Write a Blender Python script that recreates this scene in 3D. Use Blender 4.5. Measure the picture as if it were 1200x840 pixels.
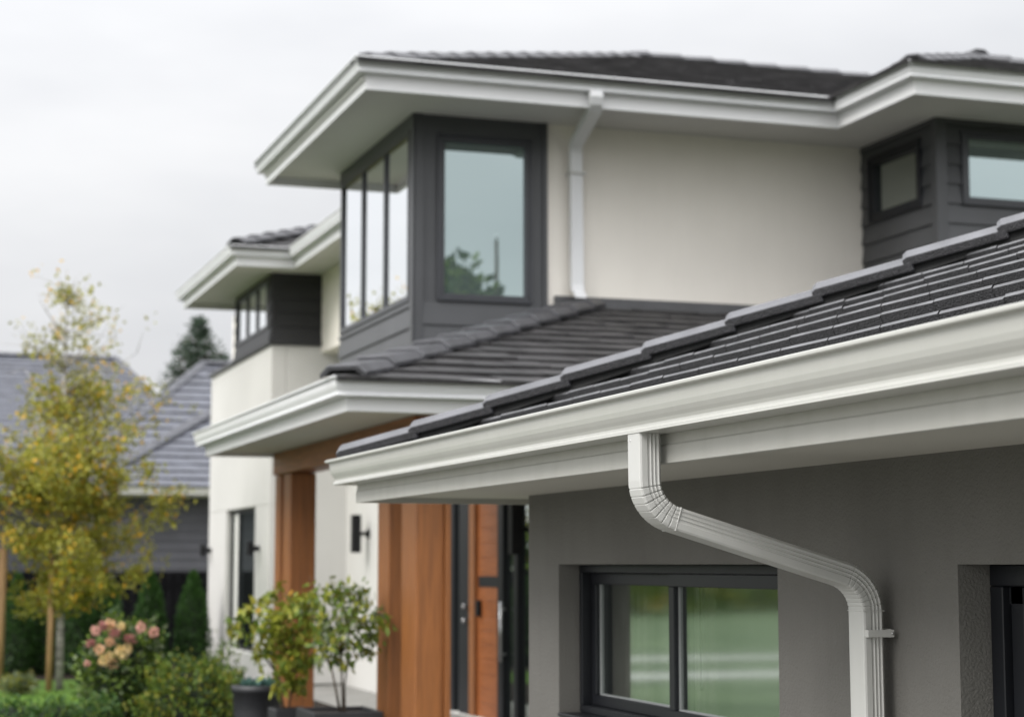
import bpy, bmesh, math, random
from mathutils import Vector, Matrix, noise
random.seed(7)
R = math.radians
scene = bpy.context.scene
for o in list(bpy.data.objects): bpy.data.objects.remove(o)

# ------------------------------------------------------------------ camera
cam_d = bpy.data.cameras.new('camera')
cam = bpy.data.objects.new('camera', cam_d)
scene.collection.objects.link(cam)
cam.location = (0, 0, 1.7)
cam.rotation_euler = (R(90 + 6.2516), 0, R(-18.7206))
cam_d.sensor_width = 36
cam_d.lens = 66.0
cam_d.clip_start = 0.1
cam_d.clip_end = 2000
cam_d.dof.use_dof = True
cam_d.dof.focus_distance = 5.25
cam_d.dof.aperture_fstop = 3.5
cam_d.dof.aperture_blades = 0
scene.camera = cam

# ------------------------------------------------------------------ world: overcast sky
SUN_EL, SUN_AZ = R(42), R(-113)          # azimuth clockwise from +Y
w = bpy.data.worlds.new('World'); scene.world = w
w.use_nodes = True
nt = w.node_tree; nt.nodes.clear()
def N(t, **k):
    n = nt.nodes.new(t)
    for a, b in k.items(): setattr(n, a, b)
    return n
out = N('ShaderNodeOutputWorld'); mixs = N('ShaderNodeMixShader')
bgS = N('ShaderNodeBackground'); bgC = N('ShaderNodeBackground')
sky = N('ShaderNodeTexSky', sky_type='NISHITA', sun_disc=False, sun_elevation=SUN_EL, sun_rotation=SUN_AZ)
sky.air_density = 1.5; sky.dust_density = 4
nt.links.new(sky.outputs[0], bgS.inputs[0]); bgS.inputs[1].default_value = 0.1
tc = N('ShaderNodeTexCoord'); sep = N('ShaderNodeSeparateXYZ')
nt.links.new(tc.outputs['Generated'], sep.inputs[0])
def M(op, a, b, c=None):
    n = N('ShaderNodeMath', operation=op)
    for i, v in enumerate((a, b, c)):
        if v is None: continue
        if isinstance(v, (int, float)): n.inputs[i].default_value = v
        else: nt.links.new(v, n.inputs[i])
    return n.outputs[0]
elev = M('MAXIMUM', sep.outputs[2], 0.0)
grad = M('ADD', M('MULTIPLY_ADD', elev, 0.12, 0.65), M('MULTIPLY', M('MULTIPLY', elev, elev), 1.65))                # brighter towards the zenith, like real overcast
mp = N('ShaderNodeMapping'); mp.inputs['Scale'].default_value = (1, 1, 3.0)
nt.links.new(tc.outputs['Generated'], mp.inputs[0])
nz = N('ShaderNodeTexNoise'); nz.inputs['Scale'].default_value = 2.6; nz.inputs['Detail'].default_value = 5
nz.inputs['Roughness'].default_value = 0.5
nt.links.new(mp.outputs[0], nz.inputs['Vector'])
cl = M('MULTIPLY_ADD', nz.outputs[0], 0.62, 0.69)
lum = M('MULTIPLY', M('MULTIPLY', grad, cl), M('ADD', M('MULTIPLY_ADD', sep.outputs[0], -0.30, 1.40), M('MULTIPLY', sep.outputs[1], -0.40)))   # brighter to the west; extra brightness added behind the camera to light front walls
# cloud tint drifts from cool to warm with the noise
ramp = N('ShaderNodeMix', data_type='RGBA', blend_type='MIX')
ramp.inputs[6].default_value = (0.95, 0.975, 1.04, 1); ramp.inputs[7].default_value = (1.02, 1.01, 1.0, 1)
nt.links.new(nz.outputs[0], ramp.inputs[0])
vm = N('ShaderNodeVectorMath', operation='SCALE')
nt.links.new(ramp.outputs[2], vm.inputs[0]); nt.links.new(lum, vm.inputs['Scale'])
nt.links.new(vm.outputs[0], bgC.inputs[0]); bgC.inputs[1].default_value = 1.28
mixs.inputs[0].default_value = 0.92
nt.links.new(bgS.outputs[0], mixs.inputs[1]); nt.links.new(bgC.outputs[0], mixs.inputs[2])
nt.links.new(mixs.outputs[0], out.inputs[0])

# ------------------------------------------------------------------ sun through the cloud
sd = bpy.data.lights.new('sun', 'SUN'); sd.energy = 2.4; sd.angle = R(28); sd.color = (1.0, 0.97, 0.93)
so = bpy.data.objects.new('sun', sd); scene.collection.objects.link(so)
sdir = Vector((math.sin(SUN_AZ) * math.cos(SUN_EL), math.cos(SUN_AZ) * math.cos(SUN_EL), math.sin(SUN_EL)))
so.rotation_euler = sdir.to_track_quat('Z', 'Y').to_euler()
so.location = sdir * 60

scene.view_settings.view_transform = 'Standard'
scene.view_settings.look = 'None'
scene.view_settings.exposure = 0.0
scene.view_settings.gamma = 1.0
scene.view_settings.use_curve_mapping = False
scene.render.engine = 'CYCLES'
scene.cycles.max_bounces = 8
scene.cycles.transparent_max_bounces = 12
scene.render.resolution_x = 1024; scene.render.resolution_y = 716

# ================================================================== materials
def mat(name, col, rough=0.6, var=0.06, nscale=3.0, bump=0.0, bscale=60.0, metal=0.0, spec=0.5,
        stretch=(1, 1, 1), col2=None, detail=4, coat=0.0, trans=0.0, bdist=0.01, dirt=0.0):
    m = bpy.data.materials.new(name); m.use_nodes = True
    t = m.node_tree; t.nodes.clear(); L = t.links
    o = t.nodes.new('ShaderNodeOutputMaterial'); b = t.nodes.new('ShaderNodeBsdfPrincipled')
    L.new(b.outputs[0], o.inputs[0])
    b.inputs['Roughness'].default_value = rough; b.inputs['Metallic'].default_value = metal
    b.inputs['Specular IOR Level'].default_value = spec
    b.inputs['Coat Weight'].default_value = coat
    if trans: b.inputs['Subsurface Weight'].default_value = 0
    c = t.nodes.new('ShaderNodeTexCoord'); mpn = t.nodes.new('ShaderNodeMapping')
    mpn.inputs['Scale'].default_value = stretch
    L.new(c.outputs['Object'], mpn.inputs[0])
    n1 = t.nodes.new('ShaderNodeTexNoise'); n1.inputs['Scale'].default_value = nscale; n1.inputs['Detail'].default_value = detail
    L.new(mpn.outputs[0], n1.inputs['Vector'])
    cr = t.nodes.new('ShaderNodeValToRGB')
    c2 = col2 or [max(0, x * (1 - 2.2 * var)) for x in col]
    hi = [min(1, x * (1 + var)) for x in col]
    cr.color_ramp.elements[0].position = 0.3; cr.color_ramp.elements[1].position = 0.72
    cr.color_ramp.elements[0].color = (*c2, 1); cr.color_ramp.elements[1].color = (*hi, 1)
    L.new(n1.outputs[0], cr.inputs[0])
    last = cr.outputs[0]
    if dirt:                                               # rain streaks and grime with a shape of their own
        md = t.nodes.new('ShaderNodeMapping'); md.inputs['Scale'].default_value = (3.0, 3.0, 0.35)
        L.new(c.outputs['Object'], md.inputs[0])
        nd = t.nodes.new('ShaderNodeTexNoise'); nd.inputs['Scale'].default_value = 4; nd.inputs['Detail'].default_value = 6
        L.new(md.outputs[0], nd.inputs['Vector'])
        rd = t.nodes.new('ShaderNodeValToRGB'); rd.color_ramp.elements[0].position = 0.45; rd.color_ramp.elements[1].position = 0.75
        rd.color_ramp.elements[0].color = (1, 1, 1, 1); rd.color_ramp.elements[1].color = (1 - dirt, 1 - dirt, 1 - dirt * 1.15, 1)
        L.new(nd.outputs[0], rd.inputs[0])
        mm = t.nodes.new('ShaderNodeMix'); mm.data_type = 'RGBA'; mm.blend_type = 'MULTIPLY'; mm.inputs[0].default_value = 1
        L.new(last, mm.inputs[6]); L.new(rd.outputs[0], mm.inputs[7]); last = mm.outputs[2]
    L.new(last, b.inputs['Base Color'])
    if bump:
        n2 = t.nodes.new('ShaderNodeTexNoise'); n2.inputs['Scale'].default_value = bscale; n2.inputs['Detail'].default_value = 5
        L.new(mpn.outputs[0], n2.inputs['Vector'])
        bp = t.nodes.new('ShaderNodeBump'); bp.inputs['Strength'].default_value = bump; bp.inputs['Distance'].default_value = bdist
        L.new(n2.outputs[0], bp.inputs['Height']); L.new(bp.outputs[0], b.inputs['Normal'])
    return m

def glass_mat(name, base, face=0.4, graze=0.95, tint=(1, 1, 1), rough=0.0, see=0.0):
    """coated window glass: mirror share rises towards grazing view; the rest is a dark room or see-through"""
    m = bpy.data.materials.new(name); m.use_nodes = True
    t = m.node_tree; t.nodes.clear(); L = t.links
    o = t.nodes.new('ShaderNodeOutputMaterial')
    g = t.nodes.new('ShaderNodeBsdfGlossy'); g.inputs['Color'].default_value = (*tint, 1); g.inputs['Roughness'].default_value = rough
    d = t.nodes.new('ShaderNodeBsdfDiffuse'); d.inputs['Color'].default_value = (*base, 1)
    mix = t.nodes.new('ShaderNodeMixShader')
    lw = t.nodes.new('ShaderNodeLayerWeight'); lw.inputs['Blend'].default_value = 0.5
    mr = t.nodes.new('ShaderNodeMapRange'); mr.inputs['To Min'].default_value = face; mr.inputs['To Max'].default_value = graze
    L.new(lw.outputs['Facing'], mr.inputs['Value']); L.new(mr.outputs[0], mix.inputs[0])
    nn = t.nodes.new('ShaderNodeTexNoise'); nn.inputs['Scale'].default_value = 1.3; nn.inputs['Detail'].default_value = 1
    tcn = t.nodes.new('ShaderNodeTexCoord'); L.new(tcn.outputs['Object'], nn.inputs['Vector'])
    bp = t.nodes.new('ShaderNodeBump'); bp.inputs['Strength'].default_value = 0.01; bp.inputs['Distance'].default_value = 0.02
    L.new(nn.outputs[0], bp.inputs['Height']); L.new(bp.outputs[0], g.inputs['Normal'])
    if see:
        tr = t.nodes.new('ShaderNodeBsdfTransparent'); tr.inputs['Color'].default_value = (see, see, see * 0.98, 1)
        L.new(tr.outputs[0], mix.inputs[1])
    else: L.new(d.outputs[0], mix.inputs[1])
    L.new(g.outputs[0], mix.inputs[2]); L.new(mix.outputs[0], o.inputs[0])
    return m

def leaf_mat(name, col, col2, rough=0.5):
    m = bpy.data.materials.new(name); m.use_nodes = True
    t = m.node_tree; t.nodes.clear(); L = t.links
    o = t.nodes.new('ShaderNodeOutputMaterial'); b = t.nodes.new('ShaderNodeBsdfPrincipled')
    b.inputs['Roughness'].default_value = rough; b.inputs['Specular IOR Level'].default_value = 0.35
    g = t.nodes.new('ShaderNodeNewGeometry')
    cr = t.nodes.new('ShaderNodeValToRGB'); cr.color_ramp.elements[0].color = (*col, 1); cr.color_ramp.elements[1].color = (*col2, 1)
    L.new(g.outputs['Random Per Island'], cr.inputs[0]); L.new(cr.outputs[0], b.inputs['Base Color'])
    tl = t.nodes.new('ShaderNodeBsdfTranslucent'); L.new(cr.outputs[0], tl.inputs['Color'])
    mx = t.nodes.new('ShaderNodeMixShader'); mx.inputs[0].default_value = 0.3
    L.new(b.outputs[0], mx.inputs[1]); L.new(tl.outputs[0], mx.inputs[2]); L.new(mx.outputs[0], o.inputs[0])
    return m

MT = {}
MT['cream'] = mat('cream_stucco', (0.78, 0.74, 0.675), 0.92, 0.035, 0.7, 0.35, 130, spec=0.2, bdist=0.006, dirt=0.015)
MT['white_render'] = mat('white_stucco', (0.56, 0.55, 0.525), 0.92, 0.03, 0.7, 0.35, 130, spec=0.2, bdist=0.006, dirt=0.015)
MT['grey'] = mat('grey_stucco', (0.155, 0.150, 0.138), 0.93, 0.07, 1.3, 0.65, 110, spec=0.2, bdist=0.007, dirt=0.05)
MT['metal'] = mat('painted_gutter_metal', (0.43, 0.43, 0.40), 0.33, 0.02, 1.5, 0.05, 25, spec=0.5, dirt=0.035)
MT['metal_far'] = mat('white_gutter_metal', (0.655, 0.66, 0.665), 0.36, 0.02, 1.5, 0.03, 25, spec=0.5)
MT['fascia_far'] = mat('white_fascia_board', (0.65, 0.65, 0.65), 0.5, 0.02, 1.2)
MT['soffit_far'] = mat('white_soffit', (0.62, 0.61, 0.58), 0.8, 0.03, 0.8)
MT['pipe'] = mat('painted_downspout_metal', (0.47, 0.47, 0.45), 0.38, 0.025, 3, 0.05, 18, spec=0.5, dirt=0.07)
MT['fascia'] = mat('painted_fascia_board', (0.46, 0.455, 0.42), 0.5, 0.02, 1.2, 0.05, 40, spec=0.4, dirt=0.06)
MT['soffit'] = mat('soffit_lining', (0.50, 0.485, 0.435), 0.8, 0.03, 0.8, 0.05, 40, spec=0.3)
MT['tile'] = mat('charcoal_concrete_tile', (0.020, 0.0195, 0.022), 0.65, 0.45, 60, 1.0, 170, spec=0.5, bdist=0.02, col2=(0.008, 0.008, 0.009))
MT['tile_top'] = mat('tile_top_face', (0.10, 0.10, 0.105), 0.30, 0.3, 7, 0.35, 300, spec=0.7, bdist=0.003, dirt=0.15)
MT['tile_far'] = mat('dark_weathered_tile', (0.040, 0.038, 0.039), 0.5, 0.3, 3.5, 0.6, 90, spec=0.45, dirt=0.2)
MT['cap'] = mat('hip_cap_tile', (0.085, 0.086, 0.094), 0.28, 0.15, 7, 0.4, 200, spec=0.55, bdist=0.004)
MT['cap_far'] = mat('dark_hip_tile', (0.045, 0.045, 0.050), 0.45, 0.2, 7, 0.4, 100)
MT['bed'] = mat('mortar_bedding', (0.02, 0.02, 0.02), 0.9, 0.1, 20, 0.5, 90)
MT['clad'] = mat('charcoal_cladding', (0.054, 0.056, 0.060), 0.38, 0.06, 2.0, 0.1, 50, spec=0.45)
MT['clad_black'] = mat('black_cladding', (0.028, 0.028, 0.030), 0.5, 0.08, 2.0, 0.1, 50, spec=0.4)
MT['flash'] = mat('lead_flashing', (0.07, 0.07, 0.074), 0.45, 0.1, 4, 0.1, 40)
MT['frame'] = mat('dark_window_frame', (0.011, 0.012, 0.015), 0.45, 0.05, 3, spec=0.3)
MT['frame2'] = mat('charcoal_window_frame', (0.032, 0.034, 0.040), 0.35, 0.05, 3, spec=0.5)
MT['palefr'] = mat('grey_window_bead', (0.30, 0.31, 0.31), 0.4, 0.03, 3)
MT['wood'] = mat('stained_cedar_post', (0.25, 0.092, 0.025), 0.45, 0.12, 7, 0.4, 30, stretch=(9, 9, 0.4), col2=(0.165, 0.060, 0.017), spec=0.45)
MT['woodh'] = mat('stained_cedar_beam', (0.25, 0.085, 0.028), 0.45, 0.14, 5, 0.3, 30, stretch=(6, 0.5, 6), col2=(0.15, 0.050, 0.017), spec=0.45)
MT['door'] = mat('cedar_door_boards', (0.30, 0.098, 0.030), 0.4, 0.14, 5, 0.2, 30, stretch=(6, 0.6, 6), col2=(0.24, 0.075, 0.022), spec=0.5)
MT['black'] = mat('black_powdercoat', (0.007, 0.007, 0.008), 0.55, 0.05, 4, spec=0.25)
MT['steel'] = mat('brushed_steel', (0.6, 0.6, 0.6), 0.3, 0.03, 4, metal=1.0)
MT['gl_front'] = glass_mat('bay_glass', (0.09, 0.115, 0.11), 0.28, 1.0, (0.74, 0.88, 0.88))
MT['gl_side'] = glass_mat('side_glass', (0.06, 0.065, 0.065), 0.40, 1.15, (0.97, 0.99, 1.0))
MT['gl_dark'] = glass_mat('ground_floor_glass', (0.015, 0.018, 0.018), 0.10, 0.75, (0.85, 0.92, 0.88))
MT['gl_near'] = glass_mat('wing_glass', (0.02, 0.02, 0.02), 0.22, 0.85, (0.82, 0.88, 0.85), rough=0.055, see=0.92)
MT['lawn'] = mat('lawn', (0.085, 0.115, 0.062), 0.9, 0.2, .35, 1.0, 45, col2=(0.045, 0.070, 0.034), spec=0.2, bdist=0.03)
MT['verge'] = mat('verge_grass', (0.10, 0.19, 0.025), 0.9, 0.2, 3, 1.0, 45, col2=(0.06, 0.12, 0.015), spec=0.2, bdist=0.03)
MT['ground'] = mat('ground', (0.10, 0.115, 0.07), 0.95, 0.2, 0.3, 0.5, 20, spec=0.2)
MT['gravel'] = mat('pale_gravel', (0.19, 0.185, 0.17), 0.95, 0.2, 30, 1.0, 90, spec=0.2)
MT['mulch'] = mat('bark_mulch', (0.030, 0.022, 0.016), 0.95, 0.3, 25, 1.0, 60, spec=0.2, bdist=0.03)
MT['concrete'] = mat('concrete', (0.24, 0.235, 0.22), 0.85, 0.08, 2, 0.3, 60, spec=0.3, dirt=0.15)
MT['pale_path'] = mat('pale_path_concrete', (0.27, 0.27, 0.255), 0.85, 0.08, 2)
MT['asphalt'] = mat('asphalt', (0.055, 0.055, 0.057), 0.85, 0.15, 20, 0.5, 120)
MT['fence'] = mat('black_fence_board', (0.006, 0.006, 0.007), 0.9, 0.2, 3, 0.2, 30, spec=0.08)
MT['n_tile'] = mat('blue_grey_roof_tile', (0.090, 0.095, 0.115), 0.55, 0.15, 3.0, 0.4, 40, spec=0.5, dirt=0.15)
MT['n_tile_dark'] = mat('dark_ridge_tile', (0.06, 0.062, 0.072), 0.55, 0.15, 5.0, 0.4, 40)
MT['n_wall'] = mat('slate_weatherboard', (0.066, 0.066, 0.076), 0.7, 0.08, 2, 0.2, 30)
MT['planter'] = mat('dark_planter', (0.018, 0.019, 0.022), 0.5, 0.15, 6, 0.2, 40, dirt=0.2)
MT['soil'] = mat('potting_soil', (0.02, 0.014, 0.010), 0.95, 0.3, 30, 1.0, 80)
MT['bark'] = mat('pale_birch_bark', (0.42, 0.40, 0.37), 0.8, 0.2, 8, 0.5, 60, stretch=(1, 1, 4), col2=(0.13, 0.12, 0.11))
MT['brownbark'] = mat('brown_bark', (0.10, 0.075, 0.055), 0.85, 0.25, 9, 0.6, 60)
MT['twig'] = mat('dark_twig', (0.07, 0.055, 0.04), 0.8, 0.2, 9)
MT['stake'] = mat('tan_timber_stake', (0.33, 0.20, 0.09), 0.75, 0.15, 6, 0.3, 40, stretch=(5, 5, 0.6))
MT['room'] = mat('room_paint', (0.22, 0.23, 0.22), 0.9, 0.03, 1)
MT['curtain'] = mat('pale_curtain', (0.62, 0.62, 0.58), 0.9, 0.04, 2)
MT['blind'] = mat('sage_blind_fabric', (0.50, 0.54, 0.50), 0.9, 0.05, 2)
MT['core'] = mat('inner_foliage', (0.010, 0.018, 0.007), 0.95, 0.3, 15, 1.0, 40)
MT['l_olive'] = leaf_mat('leaf_olive', (0.15, 0.16, 0.018), (0.27, 0.25, 0.026))
MT['l_birch'] = leaf_mat('leaf_birch_yellow_green', (0.19, 0.20, 0.024), (0.33, 0.31, 0.04))
MT['l_yellow'] = leaf_mat('leaf_autumn_yellow', (0.42, 0.29, 0.025), (0.60, 0.34, 0.025))
MT['l_green'] = leaf_mat('leaf_mid_green', (0.075, 0.125, 0.018), (0.16, 0.23, 0.032))
MT['l_lime'] = leaf_mat('leaf_lime', (0.15, 0.19, 0.02), (0.33, 0.35, 0.045))
MT['l_dark'] = leaf_mat('leaf_dark_green', (0.018, 0.045, 0.012), (0.05, 0.095, 0.022))
MT['l_thuja'] = leaf_mat('leaf_arborvitae', (0.022, 0.065, 0.012), (0.055, 0.125, 0.024))
MT['l_conifer'] = leaf_mat('needle_blue_green', (0.030, 0.055, 0.035), (0.055, 0.085, 0.050))
MT['l_grey'] = leaf_mat('leaf_grey_green', (0.09, 0.12, 0.06), (0.20, 0.24, 0.13))
MT['l_teal'] = leaf_mat('leaf_teal', (0.05, 0.12, 0.10), (0.12, 0.22, 0.19))
MT['p_pink'] = leaf_mat('petal_pink', (0.55, 0.27, 0.23), (0.72, 0.44, 0.36))
MT['p_cream'] = leaf_mat('petal_cream', (0.70, 0.52, 0.22), (0.80, 0.66, 0.38))
MT['p_peach'] = leaf_mat('petal_peach', (0.70, 0.42, 0.25), (0.80, 0.56, 0.36))
MT['p_wine'] = leaf_mat('petal_dusky', (0.26, 0.09, 0.09), (0.42, 0.18, 0.16))

# ================================================================== mesh helpers
COL = scene.collection
class MB:
    def __init__(s): s.v = []; s.f = []; s.m = []; s.sm = []
    def add(s, vs, fs, mi=0, smooth=False):
        b = len(s.v); s.v += [tuple(v) for v in vs]
        for f in fs: s.f.append([b + i for i in f]); s.m.append(mi); s.sm.append(smooth)
    def box(s, x0, x1, y0, y1, z0, z1, mi=0):
        if x0 > x1: x0, x1 = x1, x0
        if y0 > y1: y0, y1 = y1, y0
        if z0 > z1: z0, z1 = z1, z0
        s.add([(x0, y0, z0), (x1, y0, z0), (x1, y1, z0), (x0, y1, z0), (x0, y0, z1), (x1, y0, z1), (x1, y1, z1), (x0, y1, z1)],
              [(0, 3, 2, 1), (4, 5, 6, 7), (0, 1, 5, 4), (1, 2, 6, 5), (2, 3, 7, 6), (3, 0, 4, 7)], mi)
    def tube(s, pts, rads, n=8, mi=0, cap=True):
        pts = [Vector(p) for p in pts]; rings = []
        for i, p in enumerate(pts):
            d = (pts[min(i + 1, len(pts) - 1)] - pts[max(i - 1, 0)]).normalized()
            a = d.orthogonal().normalized() if i == 0 else (a - d * a.dot(d)).normalized()
            c = d.cross(a)
            rings.append([p + (a * math.cos(2 * math.pi * k / n) + c * math.sin(2 * math.pi * k / n)) * rads[i] for k in range(n)])
        s.loft(rings, mi, True, cap)
    def loft(s, rings, mi=0, smooth=False, cap=True):
        n = len(rings[0]); vs = [v for r in rings for v in r]; fs = []
        for i in range(len(rings) - 1):
            for k in range(n):
                a = i * n + k; b = i * n + (k + 1) % n
                fs.append((a, b, b + n, a + n))
        if cap: fs.append(tuple(range(n))[::-1]); fs.append(tuple((len(rings) - 1) * n + k for k in range(n)))
        s.add(vs, fs, mi, smooth)
    def build(s, name, mats, parent=None, bevel=0, segs=1, smooth_angle=None):
        me = bpy.data.meshes.new(name); me.from_pydata(s.v, [], s.f)
        if not isinstance(mats, (list, tuple)): mats = [mats]
        for m in mats: me.materials.append(MT[m] if isinstance(m, str) else m)
        me.polygons.foreach_set('material_index', s.m); me.polygons.foreach_set('use_smooth', s.sm)
        me.update()
        bm = bmesh.new(); bm.from_mesh(me)
        if len(bm.faces) < 60000 and bevel >= 0: bmesh.ops.recalc_face_normals(bm, faces=bm.faces[:])
        bm.to_mesh(me); bm.free()
        o = bpy.data.objects.new(name, me); COL.objects.link(o)
        if parent: o.parent = parent; o.location = Vector((0, 0, 0)) - wl(parent)
        if bevel > 0:
            b = o.modifiers.new('bevel', 'BEVEL'); b.width = bevel; b.segments = segs; b.limit_method = 'ANGLE'; b.angle_limit = R(35)
            b.harden_normals = False
        return o
def wl(o):
    v = Vector(o.location)
    while o.parent: o = o.parent; v += Vector(o.location)
    return v
def thing(name, label, cat, loc=(0, 0, 0), group=None):
    o = bpy.data.objects.new(name, None); COL.objects.link(o); o.location = loc; o.empty_display_size = 0.2
    o['label'] = label; o['category'] = cat
    if group: o['group'] = group
    return o
def tag(o, label, cat, group=None):
    o['label'] = label; o['category'] = cat
    if group: o['group'] = group
    return o
def structure(o, kind='structure', label=None, cat=None):
    o['kind'] = kind
    if label: o['label'] = label
    if cat: o['category'] = cat
    return o

# frames of reference: axis 'x' = plane X=c facing -X, run along Y;  axis 'y' = plane Y=c facing -Y, run along X
def pbox(mb, ax, c, a0, a1, n0, n1, z0, z1, mi=0):
    """n = distance out of the wall towards -X / -Y (negative: into the wall)"""
    if ax == 'x': mb.box(c - n1, c - n0, a0, a1, z0, z1, mi)
    else: mb.box(a0, a1, c - n1, c - n0, z0, z1, mi)
def wall_with_holes(mb, ax, c, a0, a1, z0, z1, th, holes=(), mi=0):
    As = sorted({a0, a1, *[h[0] for h in holes], *[h[1] for h in holes]}); Zs = sorted({z0, z1, *[h[2] for h in holes], *[h[3] for h in holes]})
    for zi in range(len(Zs) - 1):
        run = None
        for ai in range(len(As) - 1):
            am = (As[ai] + As[ai + 1]) / 2; zm = (Zs[zi] + Zs[zi + 1]) / 2
            solid = not any(h[0] < am < h[1] and h[2] < zm < h[3] for h in holes)
            if solid: run = (run[0], As[ai + 1]) if run else (As[ai], As[ai + 1])
            if (not solid or ai == len(As) - 2) and run:
                pbox(mb, ax, c, run[0], run[1], -th, 0, Zs[zi], Zs[zi + 1], mi); run = None
def siding(mb, ax, c, a0, a1, z0, z1, pitch=0.2, holes=(), mi=0, lap=0.024):
    z = z0
    while z < z1 - 1e-4:
        zt = min(z + pitch, z1); zs = sorted({z, zt, *[h[2] for h in holes if z < h[2] < zt], *[h[3] for h in holes if z < h[3] < zt]})
        for k in range(len(zs) - 1):
            zm = (zs[k] + zs[k + 1]) / 2; cuts = [(a0, a1)]
            for h in holes:
                if h[2] < zm < h[3]:
                    nc = []
                    for (p, q) in cuts:
                        if h[1] <= p or h[0] >= q: nc.append((p, q)); continue
                        if h[0] > p: nc.append((p, h[0]))
                        if h[1] < q: nc.append((h[1], q))
                    cuts = nc
            f = lambda zz: 0.003 + lap * (1 - (zz - z) / pitch)
            for (p, q) in cuts:
                n0, n1 = f(zs[k]), f(zs[k + 1])
                if ax == 'x': vs = [(c - n0, p, zs[k]), (c - n0, q, zs[k]), (c, q, zs[k]), (c, p, zs[k]), (c - n1, p, zs[k + 1]), (c - n1, q, zs[k + 1]), (c, q, zs[k + 1]), (c, p, zs[k + 1])]
                else: vs = [(p, c - n0, zs[k]), (q, c - n0, zs[k]), (q, c, zs[k]), (p, c, zs[k]), (p, c - n1, zs[k + 1]), (q, c - n1, zs[k + 1]), (q, c, zs[k + 1]), (p, c, zs[k + 1])]
                mb.add(vs, [(0, 3, 2, 1), (4, 5, 6, 7), (0, 1, 5, 4), (1, 2, 6, 5), (2, 3, 7, 6), (3, 0, 4, 7)], mi)
        z = zt
def window(parent, ax, c, a0, a1, z0, z1, panes=1, fr='frame', gl='gl_front', fw=0.05, proud=0.02, trim=0.0, name='window', inset=0.03, bead=None):
    """frame ring with mullions, glass panes as sub-parts. a0<a1"""
    m = MB()
    if trim:
        for (p, q, r, s_) in ((a0 - trim, a1 + trim, z1, z1 + trim), (a0 - trim, a1 + trim, z0 - trim, z0), (a0 - trim, a0, z0, z1), (a1, a1 + trim, z0, z1)):
            pbox(m, ax, c, p, q, 0.0, proud + 0.015, r, s_)
    pbox(m, ax, c, a0, a1, -0.07, proud, z1 - fw, z1); pbox(m, ax, c, a0, a1, -0.07, proud, z0, z0 + fw)
    pbox(m, ax, c, a0, a0 + fw, -0.07, proud, z0 + fw, z1 - fw); pbox(m, ax, c, a1 - fw, a1, -0.07, proud, z0 + fw, z1 - fw)
    W = (a1 - a0 - fw) / panes
    for k in range(1, panes):
        pbox(m, ax, c, a0 + W * k, a0 + W * k + fw, -0.07, proud - 0.004, z0 + fw, z1 - fw)
    f = m.build(name, fr, parent, bevel=0.004)
    for k in range(panes):
        g = MB(); p0 = a0 + fw + W * k - 0.004; p1 = a0 + W * (k + 1) + 0.004
        pbox(g, ax, c, p0, p1, -inset - 0.008, -inset, z0 + fw - 0.004, z1 - fw + 0.004)
        g.build('pane', gl, f)
    return f

# ---- plan sweeps for gutters and fascias
def offset_path(path, d):
    P_ = [Vector((p[0], p[1])) for p in path]; res = []
    for i, p in enumerate(P_):
        ns = []
        if i > 0: e = (p - P_[i - 1]).normalized(); ns.append(Vector((e.y, -e.x)))
        if i < len(P_) - 1: e = (P_[i + 1] - p).normalized(); ns.append(Vector((e.y, -e.x)))
        if len(ns) == 2:
            b = ns[0] + ns[1]; k = 2 / b.length_squared; res.append(p + b * k * d)
        else: res.append(p + ns[0] * d)
    return res
def sweep(mb, path, prof, zb, mi=0, closed_ends=True):
    """prof: closed loop of (outward distance, height)"""
    cols = [offset_path(path, d) for d, z in prof]
    rings = [[(cols[j][i].x, cols[j][i].y, zb + prof[j][1]) for j in range(len(prof))] for i in range(len(path))]
    mb.loft(rings, mi, False, closed_ends)
def gutter_profile(h=0.125, w=0.125, d0=0.002):
    t = 0.004
    o = [(0, 0), (.70, 0), (.755, .015), (.735, .03), (.735, .085), (.725, .100), (.69, .115), (.672, .14), (.670, .20), (.70, .275), (.755, .36), (.805, .46), (.835, .58), (.850, .72), (.858, .84), (.868, .875), (.98, .895), (1.0, .915), (1.0, .975), (.985, 1.0), (.93, 1.0), (.90, .97), (.90, .93)]
    outer = [(d0 + a * w, b * h) for a, b in o]
    inner = [(d0 + .83 * w, .90 * h), (d0 + .76 * w, .62 * h), (d0 + .62 * w, .28 * h), (d0 + .60 * w, 0.10 * h), (d0 + .03 * w, 0.10 * h), (d0 + .03 * w, .38 * h), (d0, .38 * h)]
    return outer + inner

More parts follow.
